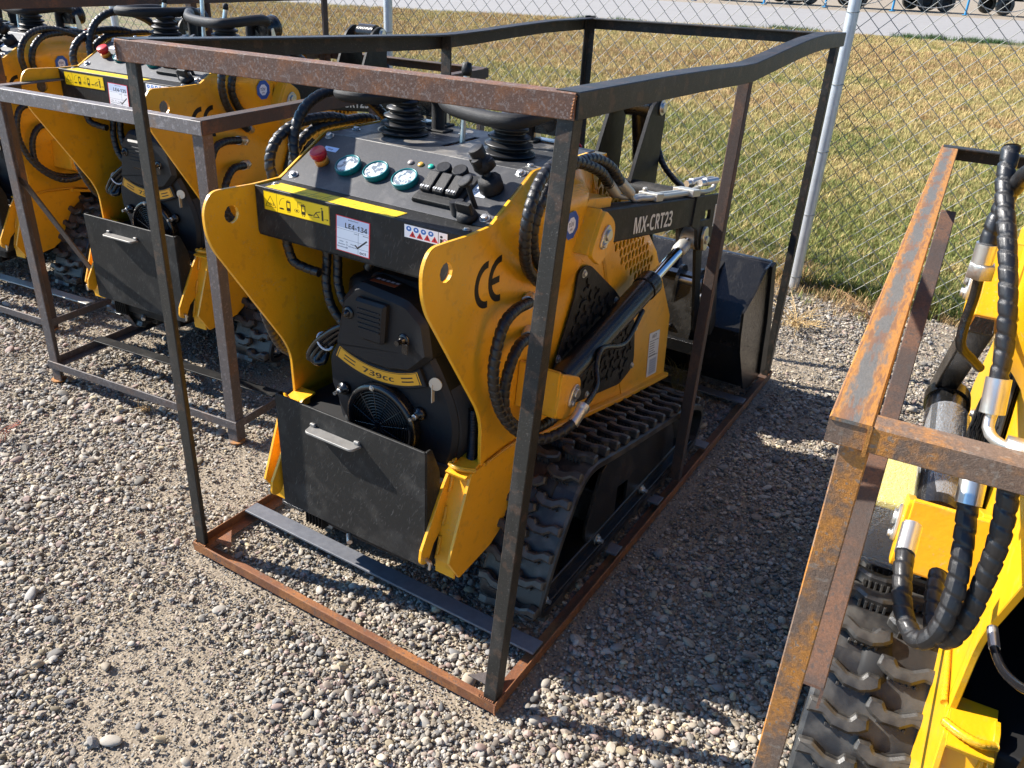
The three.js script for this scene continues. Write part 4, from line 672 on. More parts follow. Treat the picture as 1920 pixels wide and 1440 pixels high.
    part('tread_plate', [T(box(0, 0, 0, 0.98, 0.006, 0.2).rotateX(0.72), 0, 0.548, -1.955)], M.blackPlate, bk);
    const lk = part('latch', [rod([0.285, 0.64, -1.83], [0.275, 0.55, -1.83], 0.010, 0.008)], M.paleSteel, bk);
    part('latch', [sweep([[0.21, 0.50, -1.84], [0.25, 0.535, -1.82], [0.28, 0.56, -1.82]], (s) => 0.012 * (0.85 + 0.15 * Math.cos(s * 700)), 0.002, 10)], M.zinc, bk);
    part('pin_plate', [plateX([[-1.74, 0.53], [-1.76, 0.535], [-1.775, 0.46], [-1.765, 0.43], [-1.745, 0.44]], 0.345, 0.006, 0.008)], M.zinc, bk);
  }
  // --- console
  {
    const bar = part('console_bar', [plateZ([[-0.313, 1.136], [0.313, 1.136], [0.313, 1.012, 0.012], [-0.313, 1.012, 0.012]], -0.155, 0.006, 0.002), box(0, 1.1305, -0.203, 0.626, 0.006, 0.086, 0.002), box(0, 1.015, -0.175, 0.62, 0.005, 0.04, 0.001)], M.blackPlate, t);
    const z = -0.1545;
    part('warning_sticker', sheet([-0.283, 1.1275, z], [-0.068, 1.1275, z], [-0.283, 1.0815, z]), P.warn, bar);
    part('warning_sticker', sheet([-0.285, 1.1342, -0.215], [0.115, 1.1342, -0.215], [-0.285, 1.1342, -0.162]), P.warnTop, bar);
    const tg = part('lot_tag', sheet([-0.047, 1.114, z], [0.056, 1.112, z], [-0.052, 1.028, z]), tagMat, bar);
    part('safety_sticker', sheet([0.155, 1.131, z], [0.272, 1.131, z], [0.155, 1.102, z]), P.safety, bar);
    each('screw', [hexBolt([-0.288, 1.1335, -0.20], [0, 1, 0], 0.006, 0.004), hexBolt([0.29, 1.1335, -0.2], [0, 1, 0], 0.006, 0.004)], M.zinc, bar);
    const pn = part('control_panel', [onSlope(box(0, -0.0025, 0, 0.628, 0.005, 0.2, 0.001), 0, 0.098, 0.003)], M.consoleSlope, t);
    each('bolt', [[-0.288, 0.022], [0.295, 0.022], [-0.295, 0.185], [0.295, 0.185]].map(([x, s]) => hexBolt(Sl(x, s, 0.003), SN, 0.0085, 0.008)), M.zinc, pn);
    const tp = part('console_top', [plateY([[-0.314, -0.417], [0.314, -0.417], [0.314, -0.752], [-0.314, -0.752]], 1.2275, 0.005, 0.004, [{ pts: [[-0.004, 0.50], [0.012, 0.50], [0.012, 0.66], [-0.004, 0.66]], rad: 0.006 }])], M.console, t);
    each('bolt', [[-0.285, -0.50], [0.29, -0.46], [-0.05, -0.665], [-0.285, -0.70], [0.1, -0.72]].map(([x, zz]) => hexBolt([x, 1.2275, zz], [0, 1, 0], 0.008, 0.006)), M.zinc, tp);
    part('slot_lining', box(0.004, 1.2, -0.58, 0.03, 0.003, 0.18), M.dark, tp);
    const es = part('emergency_stop', [lathe([[0, 0], [0.015, 0], [0.015, 0.008], [0.020, 0.011], [0.0215, 0.014], [0.0215, 0.023], [0.019, 0.028], [0, 0.0285]], Sl(-0.240, 0.085, 0.014), SN, 28)], M.red, pn);
    part('collar', [disc(Sl(-0.240, 0.085, 0.003), SN, 0.0185, 0.014, 24)], M.orange, es);
    for (const [x, s] of [[-0.152, 0.087], [-0.062, 0.087], [0.031, 0.082]]) {
      const g = part('gauge', [lathe([[0.0285, 0.012], [0.030, 0.0155], [0.0325, 0.0155], [0.034, 0.0135], [0.034, 0.005], [0.0325, 0], [0.0285, 0]], Sl(x, s, 0.003), SN, 36)], M.green, pn);
      part('gauge_face', [disc(Sl(x, s, 0.003), SN, 0.0295, 0.0135, 28)], std({ map: tex(128, (u, v) => { const q = fbm(u, v, 5, 700 + Math.round(x * 500), 4), k = sst(0.5, 0.56, q) + 0.7 * sst(0.7, 0.75, vn(u, v, 11, 5)); return mix3([0.13, 0.16, 0.19], [0.5, 0.56, 0.58], clamp(k)); }, 22), roughness: 0.22 }), g);
    }
    part('name_plate', sheet(Sl(-0.277, 0.147, 0.0032), Sl(-0.232, 0.147, 0.0032), Sl(-0.277, 0.13, 0.0032)), P.name, pn);
    for (const [x, m] of [[0.0, M.greyLens], [0.031, M.amberLens], [0.062, M.greenLens]]) part('indicator_light', [lathe([[0, 0], [0.008, 0], [0.008, 0.002], [0.006, 0.005], [0, 0.006]], Sl(x, 0.148, 0.003), SN, 16)], m, pn);
    const sw = part('switch_plate', [onSlope(box(0, 0, 0, 0.125, 0.008, 0.118, 0.003), 0.150, 0.083, 0.007)], M.plastic, pn);
    for (const [x, s, mat] of [[0.112, 0.136, M.engine], [0.158, 0.138, M.plastic]]) part('socket_cap', [lathe([[0, 0], [0.02, 0], [0.02, 0.012], [0.0175, 0.016], [0.016, 0.015], [0.0, 0.0155]], Sl(x, s, 0.008), SN, 24)], mat, sw);
    for (const k of [0, 1, 2]) { const x = 0.110 + k * 0.037; const rk = part('rocker_switch', [onSlope(T(box(0, 0, 0, 0.031, 0.017, 0.058, 0.004).rotateX(0.2), 0, 0.009, 0), x, 0.083, 0.010)], M.plastic, sw); part('switch_mark', [0.5, 0.2, -0.2, -0.5].map((e) => onSlope(box(0, 0, 0, 0.003, 0.001, 0.006, 0.0002), x + e * 0.02, 0.059, 0.027)), M.white, rk); }
    part('hinge_bar', [onSlope(box(0, 0, 0, 0.118, 0.012, 0.02, 0.003), 0.150, 0.034, 0.010)], M.blackPlate, sw);
    part('decibel_sticker', sheet(Sl(0.212, 0.135, 0.0032), Sl(0.255, 0.135, 0.0032), Sl(0.212, 0.083, 0.0032)), P.db, pn);
    const jy = part('drive_knob', [lathe([[0, 0], [0.028, 0], [0.03, 0.006], [0.028, 0.03], [0.016, 0.036], [0, 0.037]], Sl(0.258, 0.115, 0.003), SN, 10), rod(Sl(0.256, 0.117, 0.03), Sl(0.243, 0.13, 0.055), 0.008)], M.plastic, pn);
    { const c = V(...Sl(0.241, 0.131, 0.056)), d = V(-0.28, 0.86, 0.42).normalize(); part('lever_head', [lathe([[0, -0.014], [0.02, -0.012], [0.026, 0], [0.024, 0.014], [0.016, 0.02], [0.0155, 0.022], [0.0175, 0.026], [0.0185, 0.044], [0.016, 0.047], [0, 0.0475]], c, d, 24), ...[0, 1, 2, 3].map((k) => disc(c.clone().add(V(Math.cos(k * 1.57) * 0.02, 0, Math.sin(k * 1.57) * 0.02)), d, 0.012, 0.02, 12))], M.plastic, jy); }
    const ky = part('ignition_switch', [lathe([[0, 0], [0.024, 0], [0.024, 0.008], [0.02, 0.022], [0, 0.024]], Sl(0.255, 0.012, 0.003), SN, 24), onSlope(box(0, 0.012, 0, 0.04, 0.03, 0.012, 0.003), 0.258, 0.008, 0.024)], M.plastic, pn);
    part('choke_knob', [rod(Sl(0.252, 0.05, 0.003), Sl(0.238, 0.062, 0.055), 0.006), lathe([[0, -0.006], [0.012, -0.004], [0.019, 0.004], [0.019, 0.009], [0.012, 0.010], [0, 0.009]], Sl(0.236, 0.064, 0.058), [-0.3, 0.8, 0.5], 20), rod(Sl(0.225, 0.02, 0.003), Sl(0.22, 0.03, 0.03), 0.017, 0.017, 20)], M.plastic, pn);
    // rubber bellows with levers
    for (const [x, zz] of [[-0.16, -0.545], [0.185, -0.525]]) {
      const prof = [[0.0, 0]]; const N = 5; for (let k = 0; k < N; k++) { const r = 0.068 - k * 0.0072, y = k * 0.0195; prof.push([r * 0.78, y], [r, y + 0.006], [r * 0.99, y + 0.011], [r * 0.76, y + 0.0165]); } prof.push([0.026, 0.1], [0.018, 0.108], [0, 0.108]);
      const b = part('lever_bellows', [lathe(prof, [x, 1.2275, zz], [0.04, 1, -0.02], 28)], M.boot, tp);
      part('lever_rod', rod([x + 0.004, 1.33, zz], [x + 0.01, 1.37, zz - 0.005], 0.008), M.zinc, b);
      part('lever_grip', lathe([[0, 0], [0.009, 0], [0.011, 0.01], [0.010, 0.018], [0.006, 0.022], [0, 0.023]], [x + 0.01, 1.365, zz - 0.005], [0.05, 1, -0.05], 16), M.foam, b);
    }
    part('throttle_rod', rod([0.006, 1.18, -0.58], [0.004, 1.40, -0.60], 0.008), M.zinc, tp);
    part('throttle_knob', lathe([[0, 0], [0.011, 0], [0.014, 0.012], [0.012, 0.03], [0, 0.034]], [0.004, 1.39, -0.60], [0, 1, 0], 16), M.plastic, tp);
    const loops = [[[-0.125, 1.2275, -0.655], [-0.125, 1.295, -0.655], [-0.115, 1.325, -0.64], [-0.05, 1.33, -0.575], [-0.01, 1.325, -0.535], [0.03, 1.32, -0.515], [0.19, 1.32, -0.465], [0.235, 1.322, -0.475], [0.25, 1.325, -0.52], [0.25, 1.33, -0.66], [0.235, 1.32, -0.70], [0.16, 1.318, -0.72], [0.125, 1.30, -0.725], [0.12, 1.2275, -0.725]],
      [[-0.30, 1.2275, -0.70], [-0.30, 1.30, -0.70], [-0.295, 1.325, -0.66], [-0.285, 1.33, -0.46], [-0.26, 1.332, -0.42], [-0.20, 1.332, -0.42], [-0.155, 1.332, -0.47], [-0.14, 1.33, -0.60], [-0.155, 1.325, -0.70], [-0.17, 1.30, -0.725], [-0.17, 1.2275, -0.725]]];
    for (const l of loops) { part('padded_handle', sweep(l, 0.0185, 0.008, 16, true, 0.3), M.foam, tp); }
    each('handle_foot', [[-0.125, -0.655], [0.12, -0.725], [-0.3, -0.7], [-0.17, -0.725]].map(([x, zz]) => box(x, 1.2305, zz, 0.07, 0.006, 0.05)), M.blackPlate, tp);
    for (const [x, zz] of [[-0.20, -0.735], [0.175, -0.755]]) {
      const l = part('work_light', [lathe([[0, 0], [0.03, 0], [0.036, 0.01], [0.04, 0.03], [0.036, 0.034], [0.040, 0.038], [0.044, 0.05], [0.040, 0.054], [0.046, 0.06], [0.046, 0.075], [0, 0.077]], [x, 1.285, zz + 0.03], [0.1, 0.12, -1], 20), ...[0, 1, 2, 3].map((k) => box(x + 0.01 * 0, 1.285, zz + 0.025 - k * 0.014, 0.075, 0.07, 0.004))], M.blackGloss, tp);
      part('light_bracket', [plateX([[zz + 0.012, 1.229], [zz - 0.02, 1.229], [zz - 0.012, 1.262], [zz + 0.0, 1.295], [zz + 0.014, 1.292]], x - 0.04, 0.004, 0.006), plateX([[zz + 0.012, 1.229], [zz - 0.02, 1.229], [zz - 0.012, 1.262], [zz + 0.0, 1.295], [zz + 0.014, 1.292]], x + 0.044, 0.004, 0.006), box(x, 1.231, zz, 0.085, 0.004, 0.035)], M.zinc, l);
    }
    part('latch_handle', tube([[0.20, 1.2, -0.80], [0.20, 1.222, -0.80], [0.245, 1.222, -0.80], [0.245, 1.2, -0.80]], 0.0032), M.red, t);
  }
  // --- engine
  {
    const z = -0.205;
    const eb = part('engine_block', [box(0.03, 0.68, -0.46, 0.36, 0.46, 0.36, 0.03), box(0, 0.8, -0.72, 0.6, 0.66, 0.02), box(0.05, 0.45, -0.36, 0.34, 0.2, 0.3, 0.03), box(0, 0.36, -0.8, 0.6, 0.3, 1.2, 0.01)], M.dark, t);
    part('shroud_drum', [lathe([[0, 0], [0.19, 0], [0.205, 0.015], [0.205, 0.17], [0, 0.17]], [0.075, 0.595, z - 0.185], [0, 0, 1], 40)], M.engine, t);
    const sh = part('engine_shroud', [plateZ([[-0.148, 0.70, 0.02], [-0.146, 0.625], [-0.11, 0.545, 0.03], [-0.02, 0.425, 0.05], [0.12, 0.40, 0.06], [0.235, 0.455, 0.06], [0.272, 0.56, 0.06], [0.270, 0.66, 0.05], [0.215, 0.765, 0.03], [0.19, 0.80], [-0.095, 0.78, 0.02]], z, 0.09, 0.01, [], 0.012)], M.engine, t);
    const uc = part('engine_cover', [plateZ([[-0.105, 0.752, 0.01], [-0.062, 0.738], [0.0, 0.727], [0.075, 0.727], [0.145, 0.742, 0.01], [0.205, 0.80, 0.01], [0.190, 0.888, 0.015], [0.135, 0.93, 0.02], [-0.02, 0.945, 0.02], [-0.072, 0.892, 0.015]], z + 0.022, 0.12, 0.004, [], 0.014), plateZ([[-0.04, 0.945, 0.02], [0.16, 0.945, 0.02], [0.205, 0.87, 0.02], [-0.075, 0.87, 0.02]], z - 0.05, 0.2, 0.01, [], 0.02)], M.engine, t);
    part('intake_scoop', [plateZ([[-0.012, 0.913, 0.008], [0.086, 0.913, 0.008], [0.075, 0.805, 0.012], [-0.002, 0.805, 0.012]], z + 0.042, 0.03, 0.006, [], 0.008), ...[0, 1, 2, 3, 4].map((k) => box(0.035, 0.888 - k * 0.0125, z + 0.043, 0.072 - k * 0.001, 0.0055, 0.004, 0.0015))], M.engine, uc);
    part('engine_label', sheet([0.0, 0.9455, z - 0.038], [0.078, 0.9455, z - 0.038], [0.0, 0.9455, z - 0.006]), P.engineTag, uc);
    each('cover_knob', [[-0.047, 0.858], [0.127, 0.832]].map(([x, y]) => lathe([[0, 0], [0.016, 0], [0.017, 0.004], [0.012, 0.008], [0.008, 0.006], [0.008, 0.016], [0, 0.018]], [x, y, z + 0.02], [0, 0, 1], 18)), M.engineGloss, uc);
    part('key_tag', [box(0.14, 0.815, z + 0.035, 0.018, 0.028, 0.002), rod([0.127, 0.832, z + 0.03], [0.127, 0.832, z + 0.05], 0.007)], M.engineGloss, uc);
    // curved 739cc badge
    { const n = 20, pos = [], uv = [], cx = 0.035, cy = 1.017, R1 = 0.294, R2 = 0.328, a0 = -0.44, a1 = 0.44, zz = z + 0.0135; const pt = (R, a, d) => [cx + R * Math.sin(a), cy - R * Math.cos(a), zz + d];
      for (let i = 0; i < n; i++) { const a = lerp(a0, a1, i / n), b = lerp(a0, a1, (i + 1) / n); const q = [pt(R1, a, 0), pt(R1, b, 0), pt(R2, a, 0), pt(R2, b, 0)], U = [[i / n, 1], [(i + 1) / n, 1], [i / n, 0.76], [(i + 1) / n, 0.76]]; for (const k of [0, 2, 1, 1, 2, 3]) { pos.push(...q[k]); uv.push(...U[k]); } }
      const g = new THREE.BufferGeometry(); g.setAttribute('position', new THREE.Float32BufferAttribute(pos, 3)); g.setAttribute('uv', new THREE.Float32BufferAttribute(uv, 2)); g.computeVertexNormals(); g.userData.keepUV = true;
      part('badge_base', [plateZ([...Array(21)].map((_, i) => { const p = pt(R1 - 0.006, lerp(a0 - 0.03, a1 + 0.03, i / 20), 0); return [p[0], p[1]]; }).concat([...Array(21)].map((_, i) => { const p = pt(R2 + 0.008, lerp(a1 + 0.03, a0 - 0.03, i / 20), 0); return [p[0], p[1]]; })), zz - 0.001, 0.02, 0, [], 0.003)], M.engine, sh);
      part('engine_badge', g, P.badge, sh); }
    // fan grille of rings and spokes
    { const c = [0.05, 0.572]; const zg = z + 0.03, gs = [lathe([[0.112, -0.035], [0.114, -0.01], [0.109, 0.0], [0.098, 0.002], [0.093, -0.004], [0.093, -0.02]], [c[0], c[1], zg], [0, 0, 1], 44)];
      for (let k = 0; k < 11; k++) { const r = 0.014 + k * 0.0077; gs.push(T(new THREE.TorusGeometry(r, 0.0016, 5, 40), c[0], c[1], zg - 0.002 + 0.006 * (1 - r / 0.09))); }
      for (let k = 0; k < 12; k++) { const a = k * Math.PI / 6 + 0.2; gs.push(rod([c[0] + 0.008 * Math.cos(a), c[1] + 0.008 * Math.sin(a), zg + 0.005], [c[0] + 0.095 * Math.cos(a), c[1] + 0.095 * Math.sin(a), zg - 0.003], 0.0016, 0.0016, 5)); }
      gs.push(disc([c[0], c[1], zg], [0, 0, 1], 0.012, 0.006)); const fg = part('fan_grille', gs, M.engineGloss, t);
      part('fan_well', disc([c[0], c[1], zg - 0.03], [0, 0, 1], 0.1, 0.008, 32), M.dark, fg); part('screw', [hexBolt([c[0] - 0.022, c[1] + 0.100, zg], [0, 0, 1], 0.005, 0.004)], M.zinc, fg); }
    for (const [x, y] of [[-0.088, 0.625], [0.162, 0.632]]) { const k = part('mount_stud', [lathe([[0, 0], [0.018, 0], [0.018, 0.012], [0.009, 0.014], [0.009, 0.02], [0, 0.02]], [x, y, z], [0, 0, 1], 20)], M.engineGloss, sh); part('nut', [disc([x, y, z + 0.018], [0, 0, 1], 0.0085, 0.012, 6), rod([x, y, z + 0.02], [x, y, z + 0.045], 0.005)], M.zinc, k); }
    part('washer_strap', [disc([0.215, 0.735, z + 0.01], [0.3, 0, 1], 0.017, 0.003, 20), box(0.208, 0.708, z + 0.012, 0.003, 0.05, 0.012)], M.paleSteel, sh);
    const wb = part('wiring_bundle', [0, 1, 2].map((k) => tube([[-0.07, 0.80 - k * 0.01, -0.26], [-0.12, 0.785 - k * 0.012, -0.235 - k * 0.006], [-0.18 + k * 0.004, 0.738 - k * 0.012, -0.218 - k * 0.008], [-0.212 + k * 0.008, 0.70 - k * 0.008, -0.215 - k * 0.004], [-0.222 + k * 0.01, 0.672 - k * 0.003, -0.212], [-0.205 + k * 0.01, 0.665, -0.222], [-0.185, 0.69, -0.24]], 0.0105)), M.engineGloss, t);
    part('zip_tie', T(new THREE.TorusGeometry(0.019, 0.0028, 6, 24).scale(1, 1.3, 1).rotateY(1.2).rotateZ(0.7), -0.175, 0.728, -0.226), M.white, wb);
    part('corrugated_hose', sweep([[0.285, 0.66, -0.26], [0.292, 0.58, -0.25], [0.285, 0.50, -0.25], [0.24, 0.44, -0.26]], (s) => 0.015 * (0.88 + 0.12 * Math.cos(s * 900)), 0.0012, 12), M.engineGloss, t);
    for (const l of [[[-0.250, 1.02, -0.185], [-0.250, 0.975, -0.192], [-0.238, 0.945, -0.195], [-0.205, 0.932, -0.205], [-0.165, 0.928, -0.21]], [[-0.18, 1.03, -0.253], [-0.178, 0.957, -0.253], [-0.17, 0.892, -0.237], [-0.15, 0.832, -0.232], [-0.11, 0.78, -0.24]], [[-0.15, 1.03, -0.26], [-0.148, 0.955, -0.26], [-0.14, 0.895, -0.249], [-0.12, 0.850, -0.246], [-0.08, 0.80, -0.263]], [[0.02, 1.0, -0.27], [-0.03, 0.985, -0.27], [-0.05, 0.95, -0.26]]]) part('hydraulic_hose', hose(l, 0.0125), M.hose, t);
    part('battery_clutter', [box(0.25, 0.42, -0.30, 0.1, 0.12, 0.12, 0.01), rod([0.2, 0.37, -0.2], [0.29, 0.35, -0.2], 0.012)], M.blackSatin, t);
    const mt = part('engine_mount', [box(0.2, 0.455, -0.215, 0.1, 0.03, 0.09, 0.006)], M.blackSatin, t); part('bolt', hexBolt([0.2, 0.47, -0.2], [0, 1, 0], 0.012, 0.012), M.paleSteel, mt);
  }
  // --- rear guard plate, lower boxes
  {
    const g = part('rear_guard', [plateZ([[-0.247, 0.600, 0.006], [0.256, 0.600, 0.006], [0.256, 0.250, 0.008], [-0.240, 0.250, 0.01]], -0.10, 0.007, 0.004), plateX([[-0.104, 0.60, 0.004], [-0.125, 0.60, 0.008], [-0.16, 0.52, 0.02], [-0.155, 0.26, 0.02], [-0.104, 0.25]], 0.2575, 0.007, 0.003), plateX([[-0.104, 0.60, 0.004], [-0.125, 0.60, 0.008], [-0.14, 0.52, 0.02], [-0.14, 0.26, 0.02], [-0.104, 0.25]], -0.241, 0.007, 0.003)], M.blackPlate, t);
    part('handle', [plateY([[-0.118, -0.1], [0.056, -0.1], [0.05, -0.066, 0.014], [-0.112, -0.066, 0.014]], 0.548, 0.007, 0.004)], M.wornSteel, g);
    each('weld_bead', [[-0.108], [0.042]].map(([x]) => box(x, 0.553, -0.097, 0.018, 0.010, 0.010, 0.004)), M.wornSteel, g);
    const op = [[-0.239, 0.517], [-0.195, 0.517, 0.005], [-0.105, 0.295], [-0.152, 0.218, 0.006], [-0.30, 0.235], [-0.43, 0.30], [-0.516, 0.39], [-0.50, 0.495], [-0.27, 0.517]];
    const ip = [[-0.21, 0.53, 0.02], [-0.165, 0.475, 0.06], [-0.075, 0.325], [-0.068, 0.285, 0.025], [-0.10, 0.272, 0.03], [-0.125, 0.32], [-0.23, 0.40], [-0.24, 0.53]];
    const bx = both('chassis_box', [plateX(op, 0.3285, 0.009), plateX(ip, 0.266, 0.009), (() => { const a = V(0, 0.50, -0.205), b = V(0, 0.265, -0.135), L = a.distanceTo(b), gg = box(0, 0, 0, 0.06, L, 0.007, 0.001); gg.rotateX(-Math.atan2(b.z - a.z, a.y - b.y)); return T(gg, 0.292, 0.3825, -0.170); })(), (() => { const gg = box(0, 0, 0, 0.062, 0.007, 0.09, 0.001); gg.rotateX(0.2); return T(gg, 0.292, 0.5185, -0.22); })(), box(0.29, 0.235, -0.2, 0.07, 0.006, 0.12), box(0.292, 0.246, -0.14, 0.062, 0.05, 0.006)], Y, t);
    sub('weld_bead', [sweep([[0.262, 0.525, -0.195], [0.285, 0.528, -0.185], [0.31, 0.527, -0.192], [0.33, 0.522, -0.21]], (s) => 0.0075 * (0.92 + 0.08 * Math.cos(s * 900)), 0.003, 8), sweep([[0.331, 0.5195, -0.25], [0.331, 0.5185, -0.36], [0.331, 0.506, -0.46]], (s) => 0.0055 * (0.9 + 0.1 * Math.cos(s * 700)), 0.003, 8), ...[[0.47, -0.19], [0.38, -0.165], [0.30, -0.14]].map(([y, zz]) => sweep([[0.268, y + 0.03, zz - 0.01], [0.27, y, zz], [0.269, y - 0.02, zz + 0.006]], 0.005, 0.004, 8))], Y, bx);
    sub('lock_pin', [rod([0.262, 0.29, -0.095], [0.285, 0.288, -0.085], 0.0055), rod([0.283, 0.272, -0.083], [0.285, 0.298, -0.083], 0.004)], M.zinc, bx);
    part('belly_plate', [box(0, 0.24, -0.8, 0.6, 0.02, 1.2, 0.004), box(-0.02, 0.21, -0.30, 0.36, 0.05, 0.3, 0.01), ...[0, 1, 2, 3, 4, 5].map((k) => box(-0.2 + k * 0.012, 0.2, -0.16, 0.004, 0.05, 0.05))], M.blackSatin, t);
    part('drain_plug', rod([-0.05, 0.19, -0.15], [-0.03, 0.185, -0.13], 0.008), M.zinc, t);
  }
  // --- outer hoses
  {
    const R = [[[0.358, 0.928, -0.375], [0.370, 0.937, -0.289], [0.375, 0.922, -0.236], [0.375, 0.863, -0.207], [0.375, 0.797, -0.201], [0.380, 0.701, -0.231], [0.400, 0.630, -0.279], [0.430, 0.585, -0.343], [0.460, 0.588, -0.399], [0.480, 0.610, -0.432]], [[0.355, 0.830, -0.391], [0.365, 0.831, -0.324], [0.370, 0.793, -0.279], [0.370, 0.728, -0.261], [0.380, 0.672, -0.262], [0.400, 0.611, -0.324], [0.400, 0.578, -0.450], [0.380, 0.561, -0.547]],
      [[0.345, 0.96, -0.436], [0.360, 1.018, -0.356], [0.380, 1.081, -0.302], [0.392, 1.149, -0.282], [0.392, 1.204, -0.304], [0.382, 1.243, -0.366], [0.366, 1.253, -0.473], [0.370, 1.232, -0.566], [0.380, 1.20, -0.65], [0.368, 1.15, -0.74]], [[0.34, 0.98, -0.466], [0.360, 1.058, -0.376], [0.372, 1.118, -0.347], [0.378, 1.178, -0.363], [0.374, 1.222, -0.423], [0.366, 1.234, -0.540], [0.366, 1.230, -0.641], [0.374, 1.20, -0.72], [0.378, 1.148, -0.79]]];
    R.forEach((l) => { const h = both('hydraulic_hose', hose(l, 0.0145), M.hose, t); });
    for (const g of [[rod([0.327, 0.915, -0.43], [0.356, 0.928, -0.37], 0.0165), disc([0.326, 0.913, -0.435], [0.43, 0.18, 0.88], 0.019, 0.02, 6)], [rod([0.327, 0.825, -0.43], [0.354, 0.83, -0.385], 0.0165), disc([0.326, 0.824, -0.435], [0.5, 0.1, 0.85], 0.019, 0.02, 6)], [rod([0.478, 0.606, -0.430], [0.486, 0.646, -0.475], 0.0155), disc([0.484, 0.635, -0.463], [0.12, 0.65, -0.74], 0.0175, 0.018, 6)], [rod([0.327, 0.95, -0.47], [0.345, 0.965, -0.436], 0.016)]]) both('hose_fitting', g, M.zinc, t);
    // extra coil of hoses on the left of the console
    [[[-0.335, 1.22, -0.70], [-0.345, 1.285, -0.62], [-0.350, 1.318, -0.52], [-0.360, 1.315, -0.45], [-0.368, 1.281, -0.39], [-0.368, 1.22, -0.35], [-0.352, 1.15, -0.34], [-0.345, 1.09, -0.38]]].forEach((l) => part('hydraulic_hose', hose(l, 0.0145), M.hose, t));
    const oct = []; for (let i = 0; i < 8; i++) { const a = Math.PI / 8 + i * Math.PI / 4; oct.push(a); }
    const og = new THREE.CircleGeometry(0.036, 8, Math.PI / 8); og.userData.keepUV = true; { const z0 = -0.475, y0 = 1.105, e = 0.004, nn = V(1, -(bulge(z0, y0 + e) - bulge(z0, y0 - e)) / (2 * e), -(bulge(z0 + e, y0) - bulge(z0 - e, y0)) / (2 * e)).normalize(), uu = V(0, 0, -1), rx = uu.addScaledVector(nn, -uu.dot(nn)).normalize(), up = nn.clone().cross(rx); og.applyMatrix4(new THREE.Matrix4().makeBasis(rx, up, nn)); T(og, 0.325 + bulge(z0, y0) + nn.x * 0.004, y0 + nn.y * 0.004, z0 + nn.z * 0.004); }
    sub('inspection_sticker', og, P.tuv, [sp[0], new THREE.Group()]);
  }
  // --- rubber tracks
  {
    const loop = shapeOf([[-0.262, 0.062, 0.07], [-0.335, 0.24, 0.12], [-0.478, 0.452, 0.10], [-0.68, 0.405, 0.2], [-1.36, 0.272, 0.10], [-1.50, 0.195, 0.09], [-1.45, 0.062, 0.10]]).getSpacedPoints(400).slice(0, 400);
    const N = loop.length, xA = 0.31, xB = 0.51, prof = [[xA, -0.018], [xA, 0.0], [xA + 0.008, 0.004], [xB - 0.008, 0.004], [xB, 0.0], [xB, -0.018]];
    let per = 0; const cum = [0]; for (let i = 0; i < N; i++) { const a = loop[i], b = loop[(i + 1) % N]; per += a.distanceTo(b); cum.push(per); }
    const fr = (i) => { const a = loop[(i + N - 1) % N], b = loop[(i + 1) % N], tx = b.x - a.x, ty = b.y - a.y, L = Math.hypot(tx, ty); return { p: loop[((i % N) + N) % N], t: [tx / L, ty / L], n: [ty / L, -tx / L] }; };
    let area = 0; for (let i = 0; i < N; i++) { const a = loop[i], b = loop[(i + 1) % N]; area += a.x * b.y - b.x * a.y; } const sg = area > 0 ? 1 : -1;
    const pos = [], idx = [];
    for (let i = 0; i < N; i++) { const f = fr(i); for (const [x, o] of prof) pos.push(x, f.p.y + f.n[1] * o * sg, f.p.x + f.n[0] * o * sg); }
    const K = prof.length; for (let i = 0; i < N; i++) for (let j = 0; j < K; j++) { const a = i * K + j, b = i * K + (j + 1) % K, c = ((i + 1) % N) * K + j, d = ((i + 1) % N) * K + (j + 1) % K; sg > 0 ? idx.push(a, b, c, b, d, c) : idx.push(a, c, b, b, c, d); }
    let bg = new THREE.BufferGeometry(); bg.setAttribute('position', new THREE.Float32BufferAttribute(pos, 3)); bg.setIndex(idx); bg = bg.toNonIndexed(); bg.computeVertexNormals();
    const tr = both('rubber_track', [bg], M.rubber, t);
    const lugOut = [[0.003, -0.016], [0.028, -0.019], [0.052, -0.005], [0.074, -0.004], [0.082, -0.016], [0.104, -0.016], [0.108, 0.004], [0.096, 0.014], [0.086, 0.018], [0.078, 0.022], [0.048, 0.020], [0.030, 0.006], [0.003, 0.010]];
    const lug = prep(mergeGeometries([T(slab(shapeOf(lugOut, 0.003), 0.028, 0.005, 3), 0, 0, 0), ...[0, 1, 2, 3, 4].map((k) => box(0.04 + k * 0.011, 0.021, 0.009, 0.005, 0.006, 0.016, 0.001))].map((g) => { const q = g.index ? g.toNonIndexed() : g; for (const a of Object.keys(q.attributes)) if (!['position', 'normal'].includes(a)) q.deleteAttribute(a); return q; })));
    const lugM = mir(lug);
    const n = Math.round(per / trackPitch);
    for (const side of [0, 1]) for (let k = 0; k < n; k++) for (const half of [0, 1]) {
      const s = ((k + half * 0.5) / n) * per; let i = 0; while (cum[i + 1] < s) i++; const f = fr(i), u = (s - cum[i]) / (cum[i + 1] - cum[i]), q = loop[(i + 1) % N];
      const m = new THREE.Mesh(half !== side ? lug : lugM, M.rubber); m.name = 'tread_lug'; m.castShadow = m.receiveShadow = true;
      const nn = V(0, f.n[1] * sg, f.n[0] * sg), right = V(1, 0, 0); const xs = side ? -1 : 1; // lug local x across the belt from the outer edge inward
      const X = (half ? V(1, 0, 0) : V(-1, 0, 0)), Xd = half !== side ? V(-1, 0, 0) : V(1, 0, 0);
      // local axes: x -> -X for normal lug at outer right edge, z -> outward normal
      const ex = half !== side ? V(-1, 0, 0) : V(-1, 0, 0), ez = nn, ey = ez.clone().cross(ex);
      const px = side ? (half ? -xA : -xB) : (half ? xA : xB);
